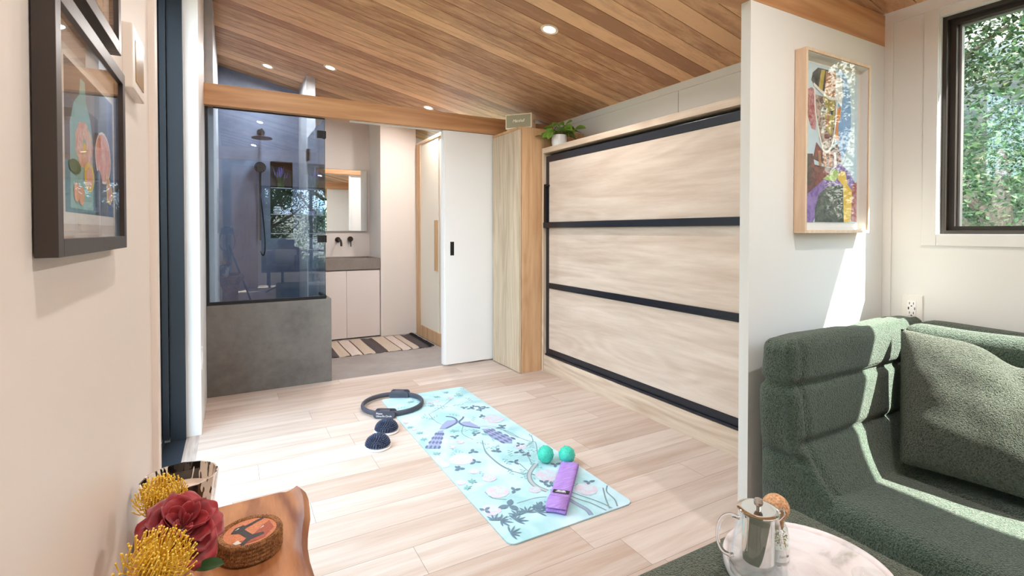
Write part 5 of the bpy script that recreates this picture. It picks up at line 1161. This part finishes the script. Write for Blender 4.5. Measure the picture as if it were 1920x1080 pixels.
# photographer's camera on its tripod, standing right behind the lens
cy_, sy_ = math.cos(math.radians(YAW)), math.sin(math.radians(YAW))
def cw(r_, f_, z): return (r_*cy_ + f_*sy_, -r_*sy_ + f_*cy_, z)
pcam = thing('photo_camera', cw(0, -.12, 1.08), 'black photo camera with neck strap mounted on a tripod', 'camera')
mb = MB(); t = MB(); t.box(-.07, .07, -.15, -.08, 1.095, 1.19, bev=.008); t.box(-.03, .03, -.14, -.09, 1.19, 1.21, bev=.004); mb.add([cw(*v) for v in t.v], t.f); obj('camera_body', mb, M['black'], pcam, 40)
mb = MB(); mb.tube([cw(0, -.08, 1.14), cw(0, -.03, 1.14)], .036, 20); obj('lens_barrel', mb, M['black'], pcam, 40)
mb = MB(); mb.tube([cw(-.075, -.11, 1.17), cw(-.12, -.11, .98), cw(-.08, -.1, .88), cw(0, -.1, .86), cw(.08, -.1, .89), cw(.11, -.11, 1.0), cw(.075, -.11, 1.17)], .006, 8); obj('neck_strap', mb, M['black'], pcam, 60)
tri = thing('camera_tripod', cw(0, -.12, 0), 'black camera tripod with three splayed legs', 'tripod')
mb = MB(); mb.tube([cw(0, -.12, .92), cw(0, -.12, 1.094)], .018, 12); obj('center_column', mb, M['black'], tri, 60)
tc_ = Vector(cw(0, -.12, 0))
for a in (0, 82, -84):
    a = math.radians(a); mb = MB(); mb.tube([(tc_.x+.02*math.cos(a), tc_.y+.02*math.sin(a), .95), (tc_.x+.34*math.cos(a), tc_.y+.34*math.sin(a), .006)], .012, 8, radii=[.014, .009]); obj('leg', mb, M['black'], tri, 60)

# ================================================================== OUTSIDE
gm2 = noisy('leaf_litter', S(62, 66, 46), S(112, 106, 82), 3)
mb = MB(); nx_, ny_ = 60, 60; vs = []
def gz(x, y):
    d = max(0, x-4.2); e = max(0, -y-6); g = max(0, -x-2.5)
    return -.5 + (.62*d) + .18*e + .25*g + .12*noise.noise(Vector((x*.5, y*.5, 0)))
for i in range(nx_+1):
    for j in range(ny_+1):
        x = -16+34*i/nx_; y = -20+36*j/ny_; vs.append((x, y, gz(x, y)))
mb.add(vs, [(i*(ny_+1)+j, (i+1)*(ny_+1)+j, (i+1)*(ny_+1)+j+1, i*(ny_+1)+j+1) for i in range(nx_) for j in range(ny_)]); o = obj('ground', mb, gm2, None, 180); o['kind'] = 'structure'
lfm = bpy.data.materials.new('tree_leaf'); lfm.use_nodes = True; n = lfm.node_tree; b = n.nodes['Principled BSDF']; L = n.links.new
oi = N(n, 'ShaderNodeNewGeometry'); r1 = ramp(n, [(0, S(34, 60, 32)), (.35, S(56, 88, 50)), (.7, S(90, 118, 76)), (1, S(140, 160, 112))]); L(oi.outputs['Random Per Island'], r1.inputs[0]); L(r1.outputs[0], b.inputs['Base Color']); b.inputs['Roughness'].default_value = .75
ad = N(n, 'ShaderNodeAddShader'); tl = N(n, 'ShaderNodeBsdfTranslucent'); mxs = N(n, 'ShaderNodeMixShader'); mxs.inputs[0].default_value = .35; L(r1.outputs[0], tl.inputs[0]); L(b.outputs[0], mxs.inputs[1]); L(tl.outputs[0], mxs.inputs[2]); L(mxs.outputs[0], n.nodes['Material Output'].inputs[0])
barkm = noisy('bark', S(92, 76, 64), S(140, 120, 104), 20)
def tree_parts(seed, n_leaf, R_, H_, z0=.3, ls=.085):
    rnd = random.Random(seed); V, F = [], []
    clumps = [(Vector((rnd.uniform(-1, 1)*R_, rnd.uniform(-1, 1)*R_, z0+rnd.random()*(H_-z0))), rnd.uniform(.35, .75)) for _ in range(34)]
    for k in range(n_leaf):
        c, cr_ = clumps[k % 34]; p = c + Vector((rnd.gauss(0, 1), rnd.gauss(0, 1), rnd.gauss(0, .8)))*cr_*.55
        d = Vector((rnd.uniform(-1, 1), rnd.uniform(-1, 1), rnd.uniform(-.9, .3))).normalized(); s_ = d.cross(Vector((rnd.uniform(-1, 1), rnd.uniform(-1, 1), 1))).normalized(); l_ = ls*rnd.uniform(.6, 1.3); up = s_.cross(d)
        o_ = len(V); V += [tuple(p), tuple(p+d*l_*.5+s_*l_*.24+up*l_*.06), tuple(p+d*l_), tuple(p+d*l_*.5-s_*l_*.24+up*l_*.06)]; F.append((o_, o_+1, o_+2, o_+3))
    me = bpy.data.meshes.new('crown'); me.from_pydata(V, [], F); me.materials.append(lfm)
    mb = MB()
    tips = []
    mb.tube([(0, 0, -.6), (.05, .02, H_*.3), (-.05, .1, H_*.6), (.1, 0, H_*.9)], .1, 10, radii=[.16, .12, .08, .03])
    for k in range(9):
        a = rnd.uniform(0, 6.28); z = rnd.uniform(.15, .6)*H_; mb.tube([(0, .03, z), (R_*.5*math.cos(a), R_*.5*math.sin(a), z+.5), (R_*.9*math.cos(a), R_*.9*math.sin(a), z+1.0)], .04, 7, radii=[.06, .04, .015])
    mt_ = bpy.data.meshes.new('trunk'); mt_.from_pydata(mb.v, [], mb.f); mt_.materials.append(barkm)
    return me, mt_
T1 = tree_parts(21, 26000, 1.5, 4.6, 0.0, .072); T2 = tree_parts(22, 16000, 1.9, 6.0, .9, .11); T3 = tree_parts(23, 14000, 1.1, 2.0, 0.0, .055)
def tree(kind, x, y, rz, sc, lab, cat='tree'):
    t = thing('leafy_tree' if kind != T3 else 'leafy_shrub', (x, y, gz(x, y)), lab, cat, 'trees and shrubs outside'); t.rotation_euler[2] = rz; t.scale = (sc,)*3
    for nm_, me in (('crown', kind[0]), ('trunk', kind[1])):
        o = bpy.data.objects.new(nm_, me); C.objects.link(o); o.parent = t
tree(T1, 7.0, 1.0, .3, 1.0, 'broad leafy tree nearest the middle of the sofa window')
tree(T1, 7.6, 3.6, 2.1, 1.05, 'leafy tree further left beyond the sofa window')
tree(T2, 9.8, 2.0, 1.1, 1.0, 'tall tree rising behind the others outside the sofa window')
tree(T2, 9.5, -1.0, 3.1, 1.0, 'tall tree on the right side of the sofa window')
tree(T1, 7.2, -1.8, 4.0, 1.0, 'leafy tree out of sight right of the sofa window')
tree(T2, 10.5, 5.5, 5.0, 1.0, 'tall tree at the far left of the sofa window view')
tree(T3, 5.6, 1.6, .9, .8, 'low shrub on the slope under the sofa window', 'shrub')
tree(T3, 5.7, .1, 2.9, .75, 'low shrub at the bottom right of the sofa window', 'shrub')
tree(T2, .8, -9.5, .4, 1.0, 'tall tree beyond the end window, middle one'); tree(T1, 2.8, -8.4, 1.9, 1.1, 'leafy tree beyond the end window, right one'); tree(T1, -1.4, -9.0, 3.3, 1.1, 'leafy tree beyond the end window, left one')
tree(T1, -6.4, 4.2, 1.2, 1.0, 'leafy tree outside the sliding glass door'); tree(T2, -6.5, 7.4, 2.6, 1.0, 'tall tree far outside the sliding glass door')
tree(T2, -7.2, 11.5, .6, 1.1, 'tallest tree in the narrow view through the glass door')
tree(T2, 12.0, .5, 2.4, 1.2, 'tallest tree far up the slope behind the sofa window trees'); tree(T1, 8.9, 5.9, 3.9, 1.15, 'leafy tree left of the tall one beyond the partition side')
tree(T1, -4.4, 6.6, 4.4, 1.0, 'added leafy tree screening sky light from the sliding glass door')  # unseen tree added to hold back sky light at the glass door
tree(T2, 4.6, -9.6, 5.6, 1.1, 'tall tree beyond the right end of the end window'); tree(T1, .9, -7.6, 5.1, .8, 'smallest tree close to the end window')
